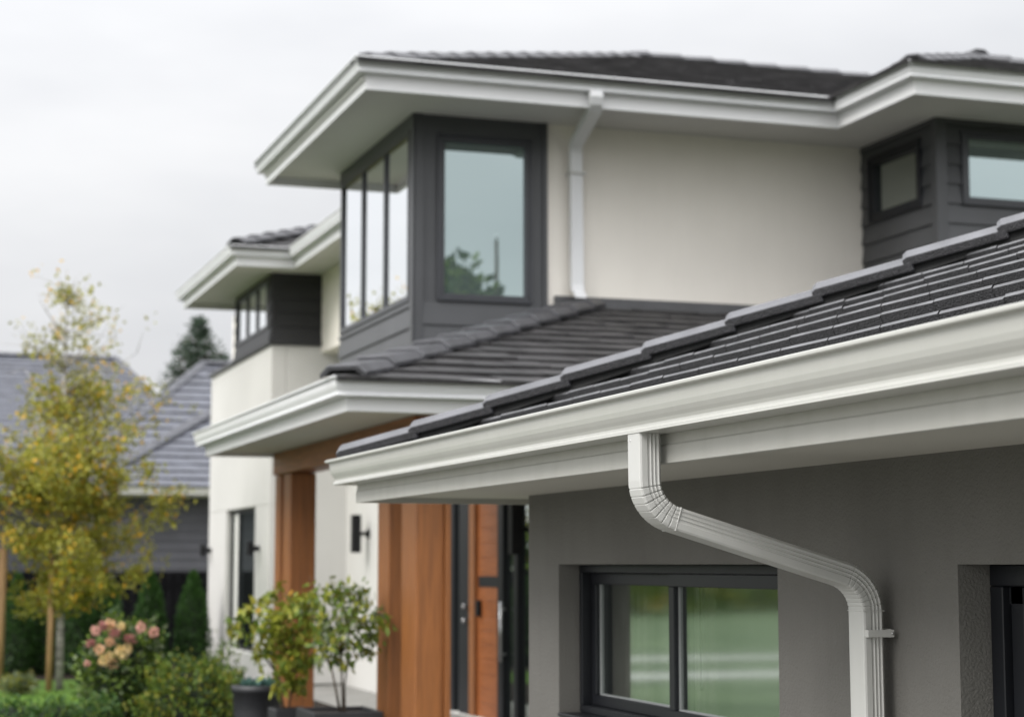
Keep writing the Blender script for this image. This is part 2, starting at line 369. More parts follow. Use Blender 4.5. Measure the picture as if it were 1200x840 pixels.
# ---- tiled roofs
def clip(poly, a, b, c):                                   # keep a*u+b*v+c >= 0
    o = []
    for i in range(len(poly)):
        p, q = poly[i], poly[(i + 1) % len(poly)]
        fp, fq = a * p[0] + b * p[1] + c, a * q[0] + b * q[1] + c
        if fp >= 0: o.append(p)
        if (fp >= 0) != (fq >= 0):
            t = fp / (fp - fq); o.append((p[0] + (q[0] - p[0]) * t, p[1] + (q[1] - p[1]) * t))
    return o
def tiles(mb, corners, eave, tw=0.30, gauge=0.32, nose=0.034, head=0.006, gap=0.004, jit=0.002, mi=0, over=0.03, back=0.0, smi=None, round_=0.0):
    """corners: convex 3D polygon of the slope; eave = (point, direction along the eave); tiles lie on it"""
    C3 = [Vector(c) for c in corners]; n = (C3[1] - C3[0]).cross(C3[2] - C3[0]).normalized()
    if n.z < 0: n = -n
    U = Vector(eave[1]).normalized(); V = n.cross(U).normalized()
    if V.z < 0: V = -V
    O = Vector(eave[0]); P2 = [((c - O).dot(U), (c - O).dot(V)) for c in C3]
    cen = (sum(p[0] for p in P2) / len(P2), sum(p[1] for p in P2) / len(P2)); half = []
    for i in range(len(P2)):
        p, q = P2[i], P2[(i + 1) % len(P2)]; a, b = -(q[1] - p[1]), (q[0] - p[0]); L_ = math.hypot(a, b)
        if L_ < 1e-6: continue
        a /= L_; b /= L_; c = -(a * p[0] + b * p[1])
        if a * cen[0] + b * cen[1] + c < 0: a, b, c = -a, -b, -c
        if abs(a) < 1e-3 and abs(p[1]) < 0.02: c += over   # tiles run over the eave
        half.append((a, b, c))
    u0, u1 = min(p[0] for p in P2), max(p[0] for p in P2); vmax = max(p[1] for p in P2); k = 0; v = -over
    while v < vmax:
        off = (k % 2) * tw / 2 + random.uniform(-.01, .01); u = math.floor(u0 / tw) * tw - off
        while u < u1:
            q = [(u + gap / 2, v), (u + tw - gap / 2, v), (u + tw - gap / 2, v + gauge + .02), (u + gap / 2, v + gauge + .02)]
            for h in half:
                q = clip(q, *h)
                if len(q) < 3: break
            if len(q) >= 3:
                j0 = random.uniform(-jit, jit); j1 = random.uniform(-jit, jit) * .7; js = random.uniform(-jit, jit) * .5
                dv = 0
                top = [O + U * p[0] + V * (p[1]) + n * (nose + j0 + j1 * (p[0] - u) / tw - (nose - head) * (p[1] - v) / (gauge + .02)) for p in q]
                bot = [O + U * p[0] + V * p[1] - n * back for p in q]; m = len(q)
                if smi is not None:
                    low = [i for i in range(m) if q[i][1] < v + .001]
                    if round_ and len(low) == 2:           # worn, rounded leading edge
                        for i in low: top[i] = top[i] - n * round_
                        t2 = [tp + V * round_ * 1.3 + n * round_ if i in low else tp for i, tp in enumerate(top)]
                        i0, i1 = sorted(low, key=lambda i: q[i][0])
                        b0 = len(mb.v); mb.v += [tuple(t2[i0]), tuple(t2[i1]), tuple(top[i1]), tuple(top[i0])]; mb.f.append([b0, b0 + 1, b0 + 2, b0 + 3]); mb.m.append(mi); mb.sm.append(False)
                        b0 = len(mb.v); mb.v += [tuple(p_) for p_ in t2]; mb.f.append([b0 + i for i in range(m)]); mb.m.append(mi); mb.sm.append(False)
                    else: b0 = len(mb.v); mb.v += [tuple(p_) for p_ in top]; mb.f.append([b0 + i for i in range(m)]); mb.m.append(mi); mb.sm.append(False)
                    mb.add(top + bot, [(i, i + m, (i + 1) % m + m, (i + 1) % m) for i in range(m)], smi); u += tw; continue
                mb.add(top + bot, [tuple(range(m)), tuple(range(m, 2 * m))[::-1]] + [(i, i + m, (i + 1) % m + m, (i + 1) % m) for i in range(m)], mi)
            u += tw
        v += gauge * (1 + random.uniform(-.01, .01)); k += 1
def caps(mb, p0, p1, step=0.40, hw=0.125, top=0.045, drop=0.065, th=0.02, lift=0.02, start=0.0, tail=0.05, mi=0, bed=None, bmi=1, emi=None):
    p0, p1 = Vector(p0), Vector(p1); d = (p1 - p0); Ltot = d.length; d.normalize()
    s = d.cross(Vector((0, 0, 1))).normalized(); nn = s.cross(d).normalized()
    if nn.z < 0: nn = -nn
    t = start; i = 0
    while t < Ltot - 0.05:
        e = min(t + step + tail, Ltot + 0.03); jl = random.uniform(-.003, .003); rings = []
        ch = 0.02
        for (tt, up, shrink) in ((t, lift + jl - 0.008, 0.90), (t + ch, lift + jl, 1.0), (e, lift * 0.15 + jl, 1.0)):
            c = p0 + d * tt + nn * up; tp = top * shrink
            o = [(-hw, -drop), (-tp - 0.012, -0.004), (-tp, 0), (tp, 0), (tp + 0.012, -0.004), (hw, -drop)]
            inn = [(hw - .002, -drop - th), (hw - .018, -drop - th), (tp * .9, -th), (-tp * .9, -th), (-hw + .018, -drop - th), (-hw + .002, -drop - th)]
            rings.append([c + s * a + nn * b for a, b in o + inn])
        f0 = len(mb.m); mb.loft(rings, mi)
        if emi is not None:
            for a_ in range(2):
                for k_ in (5, 11): mb.m[f0 + a_ * 12 + k_] = emi      # lower edges in the darker edge material
        t += step; i += 1
    if bed is not None:
        rings = []
        for tt in (start + .03, Ltot):
            c = p0 + d * tt; o = [(-hw * .72, -drop - .045), (-hw * .55, -drop * .55), (hw * .55, -drop * .55), (hw * .72, -drop - .045)]
            rings.append([c + s * a + nn * b for a, b in o])
        mb.loft(rings, bmi)

# ================================================================== ground and paths
def sheet(name, pts, z, m, kind='structure'):
    mb = MB(); mb.add([(x, y, z) for x, y in pts], [tuple(range(len(pts)))]); return structure(mb.build(name, m), kind)
sheet('ground', [(-600, -600), (600, -600), (600, 900), (-600, 900)], -0.02, 'ground')
sheet('lawn', [(-60, -12), (2.2, -12), (2.2, 14), (1.6, 18), (1.6, 20.5), (3.2, 24.4), (4.9, 26.9), (4.9, 28.6), (-.6, 28.6), (-.6, 33), (-3, 84), (-130, 84), (-60, -12)], 0.0, 'lawn')
sheet('garden_bed', [(-.6, 28.6), (4.95, 28.6), (4.95, 26.9), (3.2, 24.4), (1.6, 20.5), (1.6, 18), (2.2, 14), (3.4, 12.8), (3.46, 20.2), (5.34, 22), (5.34, 32.6), (-.6, 32.6)], 0.004, 'mulch')
sheet('grass_verge', [(-.6, 23.6), (2.85, 23.6), (3.2, 24.4), (4.88, 26.88), (4.9, 28.6), (-.6, 28.6)], 0.008, 'verge')
sheet('added_paving', [(-7, -9), (2.84, -9), (2.84, 12.0), (2.0, 13.9), (1.3, 16.3), (-4, 16.3), (-7, 12)], 0.012, 'gravel')  # unseen neutral ground, added to cut green light bouncing onto the wing
m = MB(); m.box(5.38, 6.46, 20.0, 26.58, -.1, -.014); m.box(3.5, 6.46, 12.8, 20.0, -.1, -.014); structure(m.build('porch_slab', 'concrete'))
sheet('path', [(-40, 24.2), (-3.0, 26.2), (-3.0, 27.6), (-40, 26.4)], 0.008, 'pale_path')
sheet('path', [(-40, 29.6), (-3.6, 31.2), (-3.6, 32.4), (-40, 31.4)], 0.008, 'pale_path')
sheet('road', [(-200, -20), (200, -20), (200, -13), (-200, -13)], 0.0, 'asphalt')

# ================================================================== MAIN HOUSE
H = thing('house', 'two-storey cream house with charcoal bay, dark tiled hip roofs, white gutters and cedar porch posts', 'house', (7, 19, 0))
BY, WX, WY = 16.74, 9.46, 15.32
SZ = 5.93                                                  # soffit level of the upper eaves
# rendered walls
m = MB(); wall_with_holes(m, 'y', BY + .02, 6.02, WX + .2, 0, SZ, .25); m.build('wall', 'cream', H)
m = MB(); m.box(6.08, 6.34, 19.7, 26.62, 4.75, SZ); m.build('wall', 'cream', H)
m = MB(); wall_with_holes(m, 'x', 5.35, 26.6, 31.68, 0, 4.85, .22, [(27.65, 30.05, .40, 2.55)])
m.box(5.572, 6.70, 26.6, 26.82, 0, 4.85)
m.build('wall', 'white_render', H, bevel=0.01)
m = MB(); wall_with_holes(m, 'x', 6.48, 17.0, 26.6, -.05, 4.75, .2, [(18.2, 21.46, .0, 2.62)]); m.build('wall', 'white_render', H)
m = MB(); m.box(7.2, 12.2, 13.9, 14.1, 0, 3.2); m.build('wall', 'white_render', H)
m = MB(); m.box(5.7, 14, 31.46, 31.68, 0, 5.9); m.box(13.8, 14, 15.5, 31.4, 0, 5.9); m.build('wall', 'cream', H)

# charcoal bay
m = MB(); FW = (4.955, 5.845, 4.185, 5.725); SW = (16.86, 19.62, 4.155, 5.80)
wall_with_holes(m, 'y', BY + .006, 4.75, 6.02, 3.3, SZ, .06, [FW]); wall_with_holes(m, 'x', 4.706, BY + .066, 19.66, 3.3, SZ, .05, [SW])
m.box(4.76, 6.08, 19.60, 19.66, 3.3, SZ)
pbox(m, 'y', BY + .006, 4.70, 4.79, 0, .022, 3.3, SZ); pbox(m, 'x', 4.706, BY - .016, BY + .08, 0, .022, 3.3, SZ)   # corner boards
pbox(m, 'y', BY + .006, 5.985, 6.03, 0, .02, 3.3, SZ)
pbox(m, 'x', 4.706, BY + .08, 19.66, 0, .02, 5.80, SZ)
siding(m, 'y', BY + .004, 4.79, 5.985, 3.3, 4.14, .21, lap=.02); siding(m, 'x', 4.704, BY + .08, 19.66, 3.3, 4.14, .2, lap=.02)
m.build('bay_cladding', 'clad', H)
window(H, 'y', BY + .004, *FW, 1, 'frame2', 'gl_front', .045, .02, trim=.028, inset=.01)
window(H, 'x', 4.704, *SW, 3, 'frame2', 'gl_side', .06, .02, trim=0, inset=.008)

# right-hand clad wing upstairs
m = MB(); hs = [(15.60, 16.54, 5.15, 5.76)]; hf = [(9.745, 10.95, 5.13, 5.79)]
wall_with_holes(m, 'x', WX, WY, BY + .2, 3.3, SZ, .1, hs); wall_with_holes(m, 'y', WY, WX + .1, 11.6, 3.3, SZ, .1, hf)
siding(m, 'x', WX, WY + .07, BY, 3.4, SZ, .19, hs); siding(m, 'y', WY, WX + .09, 11.6, 3.4, SZ, .19, hf)
pbox(m, 'x', WX, WY - .025, WY + .07, 0, .025, 3.4, SZ); pbox(m, 'y', WY, WX - .0, WX + .09, 0, .025, 3.4, SZ)
m.box(11.5, 11.6, WY + .1, 17, 3.3, SZ)
m.build('wing_cladding', 'clad', H)
window(H, 'x', WX, *hs[0], 1, 'frame', 'gl_dark', .06, .03, trim=.03, inset=.02)
window(H, 'y', WY, *hf[0], 1, 'frame2', 'gl_front', .05, .03, trim=.03, inset=.02)

# upper floor of the left wing
m = MB(); hw_ = [(26.90, 29.32, 5.12, 5.84)]
wall_with_holes(m, 'x', 5.35, 26.6, 29.5, 4.92, SZ, .1, hw_); m.box(5.45, 6.08, 26.6, 26.7, 4.92, SZ); m.box(5.45, 6.3, 29.4, 29.5, 4.92, SZ)
siding(m, 'x', 5.35, 26.66, 29.5, 4.92, SZ, .2, hw_); siding(m, 'y', 26.6, 5.42, 6.08, 4.92, SZ, .2)
m.build('upper_cladding', 'clad_black', H)
m = MB(); m.box(5.30, 6.12, 26.55, 29.55, 4.853, 4.918); m.build('ledge', 'clad_black', H, bevel=.005)
m = MB(); m.add([(5.30, 29.56, 4.852), (6.6, 29.56, 4.852), (6.6, 31.75, 4.852), (5.30, 31.75, 4.852), (5.30, 29.56, 4.90), (6.6, 29.56, 4.95), (6.6, 31.75, 4.95), (5.30, 31.75, 4.90)],
      [(0, 3, 2, 1), (4, 5, 6, 7), (0, 1, 5, 4), (1, 2, 6, 5), (2, 3, 7, 6), (3, 0, 4, 7)]); m.build('parapet_cap', 'flash', H)
window(H, 'x', 5.35, *hw_[0], 3, 'frame2', 'gl_side', .05, .02, inset=.01)

# ground floor window, recessed
m = MB(); pbox(m, 'x', 5.43, 27.65, 30.05, -.05, 0, .40, .46); pbox(m, 'x', 5.43, 27.65, 30.05, -.05, 0, 2.49, 2.55)
pbox(m, 'x', 5.43, 27.65, 27.72, -.05, 0, .46, 2.49); pbox(m, 'x', 5.43, 29.98, 30.05, -.05, 0, .46, 2.49); pbox(m, 'x', 5.43, 29.28, 29.36, -.05, .01, .46, 2.49)
f = m.build('window', 'frame', H, bevel=.004)
g = MB(); pbox(g, 'x', 5.45, 27.72, 29.28, -.008, 0, .46, 2.49); g.build('pane', 'gl_dark', f)
g = MB(); pbox(g, 'x', 5.45, 29.36, 29.98, -.008, 0, .46, 2.49); g.build('pane', 'gl_dark', f)
g = MB(); pbox(g, 'x', 5.442, 29.36, 29.74, 0, .006, .46, 2.49); g.build('blind', 'curtain', f)

# entrance: sidelights, door, frame (plane X = 6.48)
EX = 6.50
m = MB()
for a0, a1 in ((21.30, 21.46), (20.66, 21.08), (19.47, 19.66), (18.98, 19.12), (18.40, 18.50), (18.2, 18.26)): pbox(m, 'x', EX, a0, a1, -.08, .01, .0, 2.62)
pbox(m, 'x', EX, 18.26, 21.30, -.08, .012, 2.54, 2.62)
ef = m.build('entrance_frame', 'frame', H, bevel=.004)
for a0, a1 in ((21.08, 21.30), (19.12, 19.47), (18.50, 18.98), (18.26, 18.40)):
    g = MB(); pbox(g, 'x', EX, a0, a1, -.05, -.04, .0, 2.54); g.build('pane', 'gl_dark', ef)
m = MB(); pbox(m, 'x', EX, 20.46, 20.66, -.08, .02, .0, 2.54); m.build('door_jamb', 'wood', H)
m = MB(); z = .0
while z < 2.5:
    pbox(m, 'x', EX, 19.66, 20.46, -.06, -.02, z, min(z + .158, 2.53)); z += .162
pbox(m, 'x', EX, 19.665, 20.455, -.07, -.032, .0, 2.53)
dr = m.build('front_door', 'door', H, bevel=.002)
m = MB()
for zc in (1.45,):
    m = MB(); pbox(m, 'x', EX, 19.665, 20.40, -.022, -.012, zc, zc + .12); m.build('door_inlay', 'frame', dr)
m = MB(); pbox(m, 'x', EX, 20.30, 20.40, -.02, .03, 1.12, 1.30); m.build('door_lock', 'black', dr, bevel=.008)
for zc in (1.22, 1.06):
    m = MB(); m.tube([(EX - .005, 20.74, zc), (EX - .05, 20.74, zc), (EX - .07, 20.74, zc)], [.018, .018, .028], 12); m.build('door_knob', 'steel', dr)
m = MB(); m.tube([(EX - .055, 19.40, .66), (EX - .055, 19.40, 1.30)], [.017, .017], 12)
for zc in (.74, 1.22): m.tube([(EX - .055, 19.40, zc), (EX - .0, 19.40, zc)], [.01, .01], 8)
m.build('door_handle', 'steel', dr)

# wall lamps: square black body held off the wall by a bracket
def lamp(x, y, z):
    b = MB(); b.box(x - .25, x - .13, y - .06, y + .06, z - .26, z + .26)
    o = b.build('wall_lamp', 'black', H, bevel=.006)
    k = MB(); k.tube([(x - .14, y, z), (x - .03, y, z)], [.028, .028], 12); k.tube([(x - .035, y, z), (x - .002, y, z)], [.062, .062], 16)
    k.build('bracket', 'black', o)
for (x, y, z) in ((6.48, 25.25, 2.12), (6.48, 18.45, 2.06)): lamp(x, y, z)
for (x, y, z) in ((5.35, 27.28, 1.93), (5.35, 31.42, 1.93)):
    b = MB(); b.box(x - .18, x - .10, y - .05, y + .05, z - .10, z + .10); o = b.build('wall_lamp', 'black', H, bevel=.006)
    k = MB(); k.tube([(x - .12, y, z), (x - .002, y, z)], [.035, .045], 12); k.build('bracket', 'black', o)

# porch posts and beams
for (x0, x1, y0, y1) in ((3.79, 4.006, 13.39, 13.79), (3.79, 4.00, 14.165, 14.50), (3.79, 4.04, 17.82, 18.14), (3.79, 3.99, 18.30, 18.55)):
    m = MB(); m.box(x0, x1, y0, y1, -.03, 2.575)
    m.build('post', 'wood', H, bevel=.006)
m = MB(); m.box(4.009, 4.052, 13.36, 13.80, -.03, 2.575); m.build('post_trim_board', 'wood', H, bevel=.003)
m = MB(); m.box(3.77, 4.03, 13.37, 18.58, 2.58, 2.80); m.box(4.03, 8.0, 13.37, 13.6, 2.58, 2.80); m.build('beam', 'woodh', H, bevel=.006)
m = MB(); m.box(3.12, 8.6, 12.77, 18.6, 2.802, 2.83); m.build('porch_soffit', 'soffit_far', H)

# porch roof
zg = 2.99
A, Bq, C_, D_ = (2.99, 12.63, zg - .02), (6.45, 16.74, 4.15), (12.2, 16.74, 4.15), (12.2, 12.63, zg - .02)
m = MB(); tiles(m, [A, Bq, C_, D_], (A, (1, 0, 0)), tw=.30, gauge=.335, nose=.036, jit=.005)
m.add([(2.99, 12.66, zg - .04), (12.2, 12.66, zg - .04), (12.2, 16.74, 4.13), (6.45, 16.74, 4.13)], [(0, 1, 2, 3)])
m.build('porch_roof', 'tile_far', H)
m = MB(); A2 = (2.99, 18.74, zg); m.add([A2, A, Bq, (6.45, 18.74, 4.15)], [(0, 1, 2, 3)]); m.add([(3.1, 18.70, 2.85), (6.5, 18.70, 2.85), (6.5, 18.70, 4.19), (3.1, 18.70, 3.0)], [(0, 1, 2, 3)])
m.build('porch_roof', 'tile_far', H)
m = MB(); caps(m, (3.06, 12.72, zg + .065), (6.42, 16.70, 4.20 + .025), step=.50, hw=.18, top=.115, drop=.055, th=.028, lift=.030, bed=1)
m.build('hip_capping', ['cap_far', 'bed'], H)
m = MB(); m.box(6.1, 9.44, 16.715, 16.755, 4.12, 4.255)
m.build('flashing', 'flash', H, bevel=.005)
pp = [(8.6, 18.62), (3.1, 18.62), (3.1, 12.75), (12.2, 12.75)]
m = MB(); sweep(m, pp, gutter_profile(.135, .12), 2.865); m.build('gutter', 'metal_far', H)
m = MB(); sweep(m, pp, [(-.025, 0), (0, 0), (0, .09), (-.004, .094), (0, .098), (0, .21), (-.025, .21)], 2.765); m.build('fascia', 'fascia_far', H)

# upper eaves: one continuous run of fascia and gutter, a second for the left wing
up = [(6.2, 20.12), (3.96, 20.12), (3.96, 15.69), (8.61, 15.69), (8.61, 14.29), (12.33, 14.29), (12.33, 24.0)]
lw = [(12, 30.18), (4.62, 30.18), (4.62, 25.52), (5.44, 25.52), (5.44, 20.10)]
for path, gz in ((up, 6.11), (lw, 6.07)):
    m = MB(); sweep(m, path, gutter_profile(.135, .12), gz - .13); m.build('gutter', 'metal_far', H)
    m = MB(); sweep(m, path, [(-.03, 0), (0, 0), (0, .25), (-.03, .25)], gz - .265); m.build('fascia', 'fascia_far', H)
m = MB()
for (x0, x1, y0, y1) in ((3.935, 6.3, 15.71, 20.10), (6.3, 12.3, 15.71, 20.10), (8.63, 12.31, 14.31, 15.71), ):
    m.box(x0, x1, y0, y1, SZ, SZ + .03)
m.box(4.64, 12, 25.54, 30.16, SZ - .03, SZ); m.box(5.46, 12, 20.10, 25.54, SZ - .03, SZ)
m.build('soffit', 'soffit_far', H)

# main roof: hip rises from the front left corner to a level ridge
Z0, S = 6.065, .354
def rz(d): return Z0 + S * d
G = (3.84, 15.57); ridgeZ = rz(4.51)
m = MB(); fr_poly = [(3.84, 15.57, Z0), (12.8, 15.57, Z0), (12.8, 20.08, ridgeZ), (8.35, 20.08, ridgeZ)]
tiles(m, fr_poly, ((3.84, 15.57, Z0), (1, 0, 0)), gauge=.33, jit=.004)
m.add([(x, y, z - .03) for x, y, z in fr_poly], [(0, 1, 2, 3)])
m.add([(3.84, 15.57, Z0), (8.35, 20.08, ridgeZ), (8.35, 20.24, ridgeZ), (3.84, 20.24, Z0)], [(0, 1, 2, 3)])
m.add([(3.84, 20.24, Z0 - .02), (8.35, 20.24, Z0 - .02), (8.35, 20.24, ridgeZ)], [(0, 1, 2)])
m.add([(5.32, 20.25, Z0), (5.32, 25.4, Z0), (9.83, 25.4, ridgeZ - .1), (9.83, 20.25, ridgeZ - .1)], [(0, 1, 2, 3)])
m.add([(8.35, 20.09, ridgeZ), (12.8, 20.09, ridgeZ), (12.8, 24.6, Z0), (9.9, 24.6, Z0)], [(0, 1, 2, 3)])
m.add([(12.8, 15.57, Z0), (12.8, 24.6, Z0), (12.8, 20.08, ridgeZ)], [(0, 1, 2)])
m.build('roof', 'tile_far', H)
m = MB(); caps(m, (3.93, 15.66, Z0 + .075), (8.35, 20.08, ridgeZ + .035), step=.40, hw=.14, drop=.06, th=.02, lift=.026, bed=1)
caps(m, (12.7, 20.08, ridgeZ + .03), (8.30, 20.08, ridgeZ + .05), step=.42, hw=.14, drop=.06, th=.02, lift=.026, bed=1)
m.build('ridge_capping', ['cap_far', 'bed'], H)
# right wing roof
ZB = Z0; Z0 = Z0 + .03; rp = (10.47, 16.15, rz(1.98))
m = MB(); q = [(8.49, 14.17, Z0), (12.45, 14.17, Z0), rp]; tiles(m, q, (q[0], (1, 0, 0)), gauge=.33, jit=.004)
m.add([(x, y, z - .03) for x, y, z in q], [(0, 1, 2)])
q = [(8.49, 19.5, Z0), (8.49, 14.17, Z0), rp, (10.47, 19.5, rp[2])]; tiles(m, q, (q[0], (0, 1, 0)), gauge=.33, jit=.004); m.add([(x, y, z - .03) for x, y, z in q], [(0, 1, 2, 3)])
q = [(12.45, 14.17, Z0), (12.45, 19.5, Z0), (10.47, 19.5, rp[2]), rp]; m.add(q, [(0, 1, 2, 3)])
m.build('roof', 'tile_far', H)
m = MB(); caps(m, (8.58, 14.26, Z0 + .075), (rp[0], rp[1], rp[2] + .05), step=.40, hw=.14, drop=.06, th=.02, lift=.026, bed=1)
caps(m, (12.36, 14.26, Z0 + .075), (rp[0], rp[1], rp[2] + .05), step=.40, hw=.14, drop=.06, th=.02, lift=.026, bed=1)
caps(m, (rp[0], 19.5, rp[2] + .09), (rp[0], rp[1] - .05, rp[2] + .09), step=.42, hw=.15, drop=.07, th=.025, lift=.04)
m.build('ridge_capping', ['cap_far', 'bed'], H)
Z0 = ZB
# left wing roof
m = MB(); q = [(4.5, 25.40, Z0 - .04), (5.6, 25.40, Z0 - .04), (9.0, 27.85, rz(2.45) - .04), (6.95, 27.85, rz(2.45) - .04)]
q2 = [(4.5, 25.40, Z0 - .04), (9, 25.40, Z0 - .04), (9.0, 27.85, rz(2.45) - .04), (6.95, 27.85, rz(2.45) - .04)]
tiles(m, q2, (q2[0], (1, 0, 0)), gauge=.33, jit=.004)
m.add([(4.5, 30.3, Z0), (4.5, 25.4, Z0), (6.95, 27.85, rz(2.45))], [(0, 1, 2)]); m.add([(4.5, 30.3, Z0), (6.95, 27.85, rz(2.45)), (12, 27.85, rz(2.45)), (12, 30.3, Z0)], [(0, 1, 2, 3)])
m.build('roof', 'tile_far', H)
m = MB(); caps(m, (4.60, 25.50, Z0 + .09), (6.95, 27.85, rz(2.45) + .06), step=.40, hw=.15, drop=.07, th=.025, lift=.04, bed=1); m.build('ridge_capping', ['cap_far', 'bed'], H)

# downspout of the main wall
def pipe_sweep(mb, pts, sizes, nrm, q_axis, ribs=True, mi=0):
    """pts centre line, nrm in-plane normal per point, q_axis the fixed side axis; sizes (half p, half q)"""
    rings = []
    for p, n_, (hp, hq) in zip(pts, nrm, sizes):
        c = .22 * min(hp, hq); sec = []
        def edge(a, b, fixed, axis):
            pass
        L_ = []
        L_ += [(-hp + c, -hq), ]
        if ribs:
            for k in range(3):
                x = -hp * .28 + hp * 1.02 * (k + .5) / 3; w_ = hp * 1.02 / 3 * .5; d = .0026
                L_ += [(x - w_ * .95, -hq), (x - w_ * .4, -hq + d), (x + w_ * .4, -hq + d), (x + w_ * .95, -hq)]
        L_ += [(hp - c, -hq), (hp, -hq + c), (hp, hq - c), (hp - c, hq), (-hp + c, hq), (-hp + c * .3, hq - c * .3), (-hp, hq - c)]
        L_ += [(-hp, -hq + c), (-hp + c * .3, -hq + c * .3)]
        rings.append([Vector(p) + Vector(n_) * a + Vector(q_axis) * b for a, b in L_])
    mb.loft(rings, mi)
def bend_path(P3, rad, n=9):
    """fillet a 3D polyline"""
    P3 = [Vector(p) for p in P3]; out_ = [P3[0]]; tagl = [0]
    for i in range(1, len(P3) - 1):
        a, b, c = P3[i - 1], P3[i], P3[i + 1]; u = (a - b).normalized(); v = (c - b).normalized()
        ang = u.angle(v); t = rad / math.tan(ang / 2); cen = b + (u + v).normalized() * (rad / math.sin(ang / 2))
        s0 = b + u * t; s1 = b + v * t; r0 = s0 - cen; r1 = s1 - cen; th = r0.angle(r1)
        for k in range(n + 1):
            f = k / n; r = (r0 * math.sin((1 - f) * th) + r1 * math.sin(f * th)) / math.sin(th)
            out_.append(cen + r); tagl.append(i if 0 < k < n else 0)
    out_.append(P3[-1]); tagl.append(0)
    return out_, tagl
def downspout(parent, P3, q_axis, hp, hq, rad, n=10, crimp=.002):
    pts, tg = bend_path(P3, rad, n); q = Vector(q_axis).normalized(); P_, N_, S_ = [], [], []
    Tn = []
    for i, p in enumerate(pts):
        d = (pts[min(i + 1, len(pts) - 1)] - pts[max(i - 1, 0)]).normalized(); Tn.append(d)
    for i, p in enumerate(pts):
        nn = Tn[i].cross(q).normalized()
        if tg[i]:
            eps = .0012
            for s_, k in ((-1, 1.0), (-.35, 0.0), (.35, 0.0), (1, 1.0)):
                P_.append(p + Tn[i] * eps * s_ * 2.3); N_.append(nn)
                S_.append((hp - (crimp * .25 if k == 0 else 0), hq - (crimp * (1 if tg[i] == 1 else .5) if k == 0 else -.0006)))
        else: P_.append(p); N_.append(nn); S_.append((hp, hq))
    mb = MB(); pipe_sweep(mb, P_, S_, N_, q)
    return mb, pts, tg
m = MB()
def flatpipe(mb, P3, hx, hy):
    rings = [[(p[0] - hx, p[1] - hy * k[0], p[2] - hy * k[1]), (p[0] + hx, p[1] - hy * k[0], p[2] - hy * k[1]), (p[0] + hx, p[1] + hy * k[0], p[2] + hy * k[1]), (p[0] - hx, p[1] + hy * k[0], p[2] + hy * k[1])] for p, k in P3]
    mb.loft(rings)
flatpipe(m, [((6.10, 15.63, 5.99), (1, 0)), ((6.10, 15.63, 5.93), (1, 0)), ((6.11, 15.66, 5.885), (.75, .65)), ((6.14, 15.74, 5.85), (.3, .95)), ((6.27, 16.56, 5.73), (.3, .95)), ((6.28, 16.63, 5.70), (.75, .65)), ((6.29, 16.66, 5.64), (1, 0)), ((6.30, 16.66, 4.36), (1, 0)), ((6.30, 16.64, 4.29), (.9, .4)), ((6.30, 16.56, 4.25), (.6, .8))], .062, .042)
ds = m.build('downspout', 'metal_far', H, bevel=.012, segs=2)
m = MB(); m.box(6.225, 6.375, 16.60, 16.735, 5.42, 5.45); m.build('strap', 'pipe', ds)

# ================================================================== FOREGROUND WING
Wg = thing('house_wing', 'grey stucco single-storey wing in the foreground with white gutter, fascia and offset downspout', 'building', (3.5, 6, 0))
OPN = [(5.662, 7.772, 1.045, 1.70), (2.2, 4.562, 0.12, 1.70)]
m = MB(); wall_with_holes(m, 'x', 2.85, -4, 8.17, 0, 2.03, .25, OPN); m.box(3.10, 9, 7.92, 8.17, 0, 2.03); m.box(8.8, 9, -4, 7.92, 0, 2.03); m.box(3.1, 8.8, -4, -3.8, 0, 2.03)
wl_ = m.build('wall', 'grey', Wg)
m = MB(); m.box(3.11, 8.79, -3.79, 7.91, .05, .10); m.box(5.6, 5.7, -3.7, 7.9, .11, 2.0); m.box(3.12, 8.79, -3.79, 7.91, 2.0, 2.028); m.build('interior', 'room', Wg)
m = MB(); m.box(2.84, 3.0, 5.668, 7.766, 1.047, 1.062); m.build('window_sill', 'frame', Wg, bevel=.003)
# sliding window: outer frame, back sash (left), front sash (right)
c = 2.945
m = MB(); a0, a1, z0, z1 = 5.663, 7.771, 1.063, 1.699
pbox(m, 'x', c, a0, a1, -.09, 0, z1 - .034, z1); pbox(m, 'x', c, a0, a1, -.09, 0, z0, z0 + .03); pbox(m, 'x', c, a0, a0 + .03, -.09, 0, z0 + .03, z1 - .034); pbox(m, 'x', c, a1 - .03, a1, -.09, 0, z0 + .03, z1 - .034)
f = m.build('window', 'frame', Wg, bevel=.003)
def sash(p, q, n0, n1, par):
    s_ = MB(); zz0, zz1 = z0 + .031, z1 - .035; wd = .050
    pbox(s_, 'x', c, p, q, n0, n1, zz1 - wd, zz1); pbox(s_, 'x', c, p, q, n0, n1, zz0, zz0 + wd * .9); pbox(s_, 'x', c, p, p + wd, n0, n1, zz0 + wd * .9, zz1 - wd); pbox(s_, 'x', c, q - wd, q, n0, n1, zz0 + wd * .9, zz1 - wd)
    so_ = s_.build('sash', 'frame', par, bevel=.003)
    b_ = MB(); k = .006; i0, i1, j0, j1 = p + wd, q - wd, zz0 + wd * .9, zz1 - wd
    pbox(b_, 'x', c, i0, i0 + k, n0 + .01, n0 + .018, j0, j1); pbox(b_, 'x', c, i1 - k, i1, n0 + .01, n0 + .018, j0, j1); pbox(b_, 'x', c, i0 + k, i1 - k, n0 + .01, n0 + .018, j0, j0 + k)
    b_.build('glazing_bead', 'palefr', so_)
    g_ = MB(); pbox(g_, 'x', c, i0, i1, n0 + .004, n0 + .0095, j0, j1); g_.build('pane', 'gl_near', so_)
sash(6.725, 7.738, -.082, -.045, f); sash(5.696, 6.80, -.042, -.004, f)
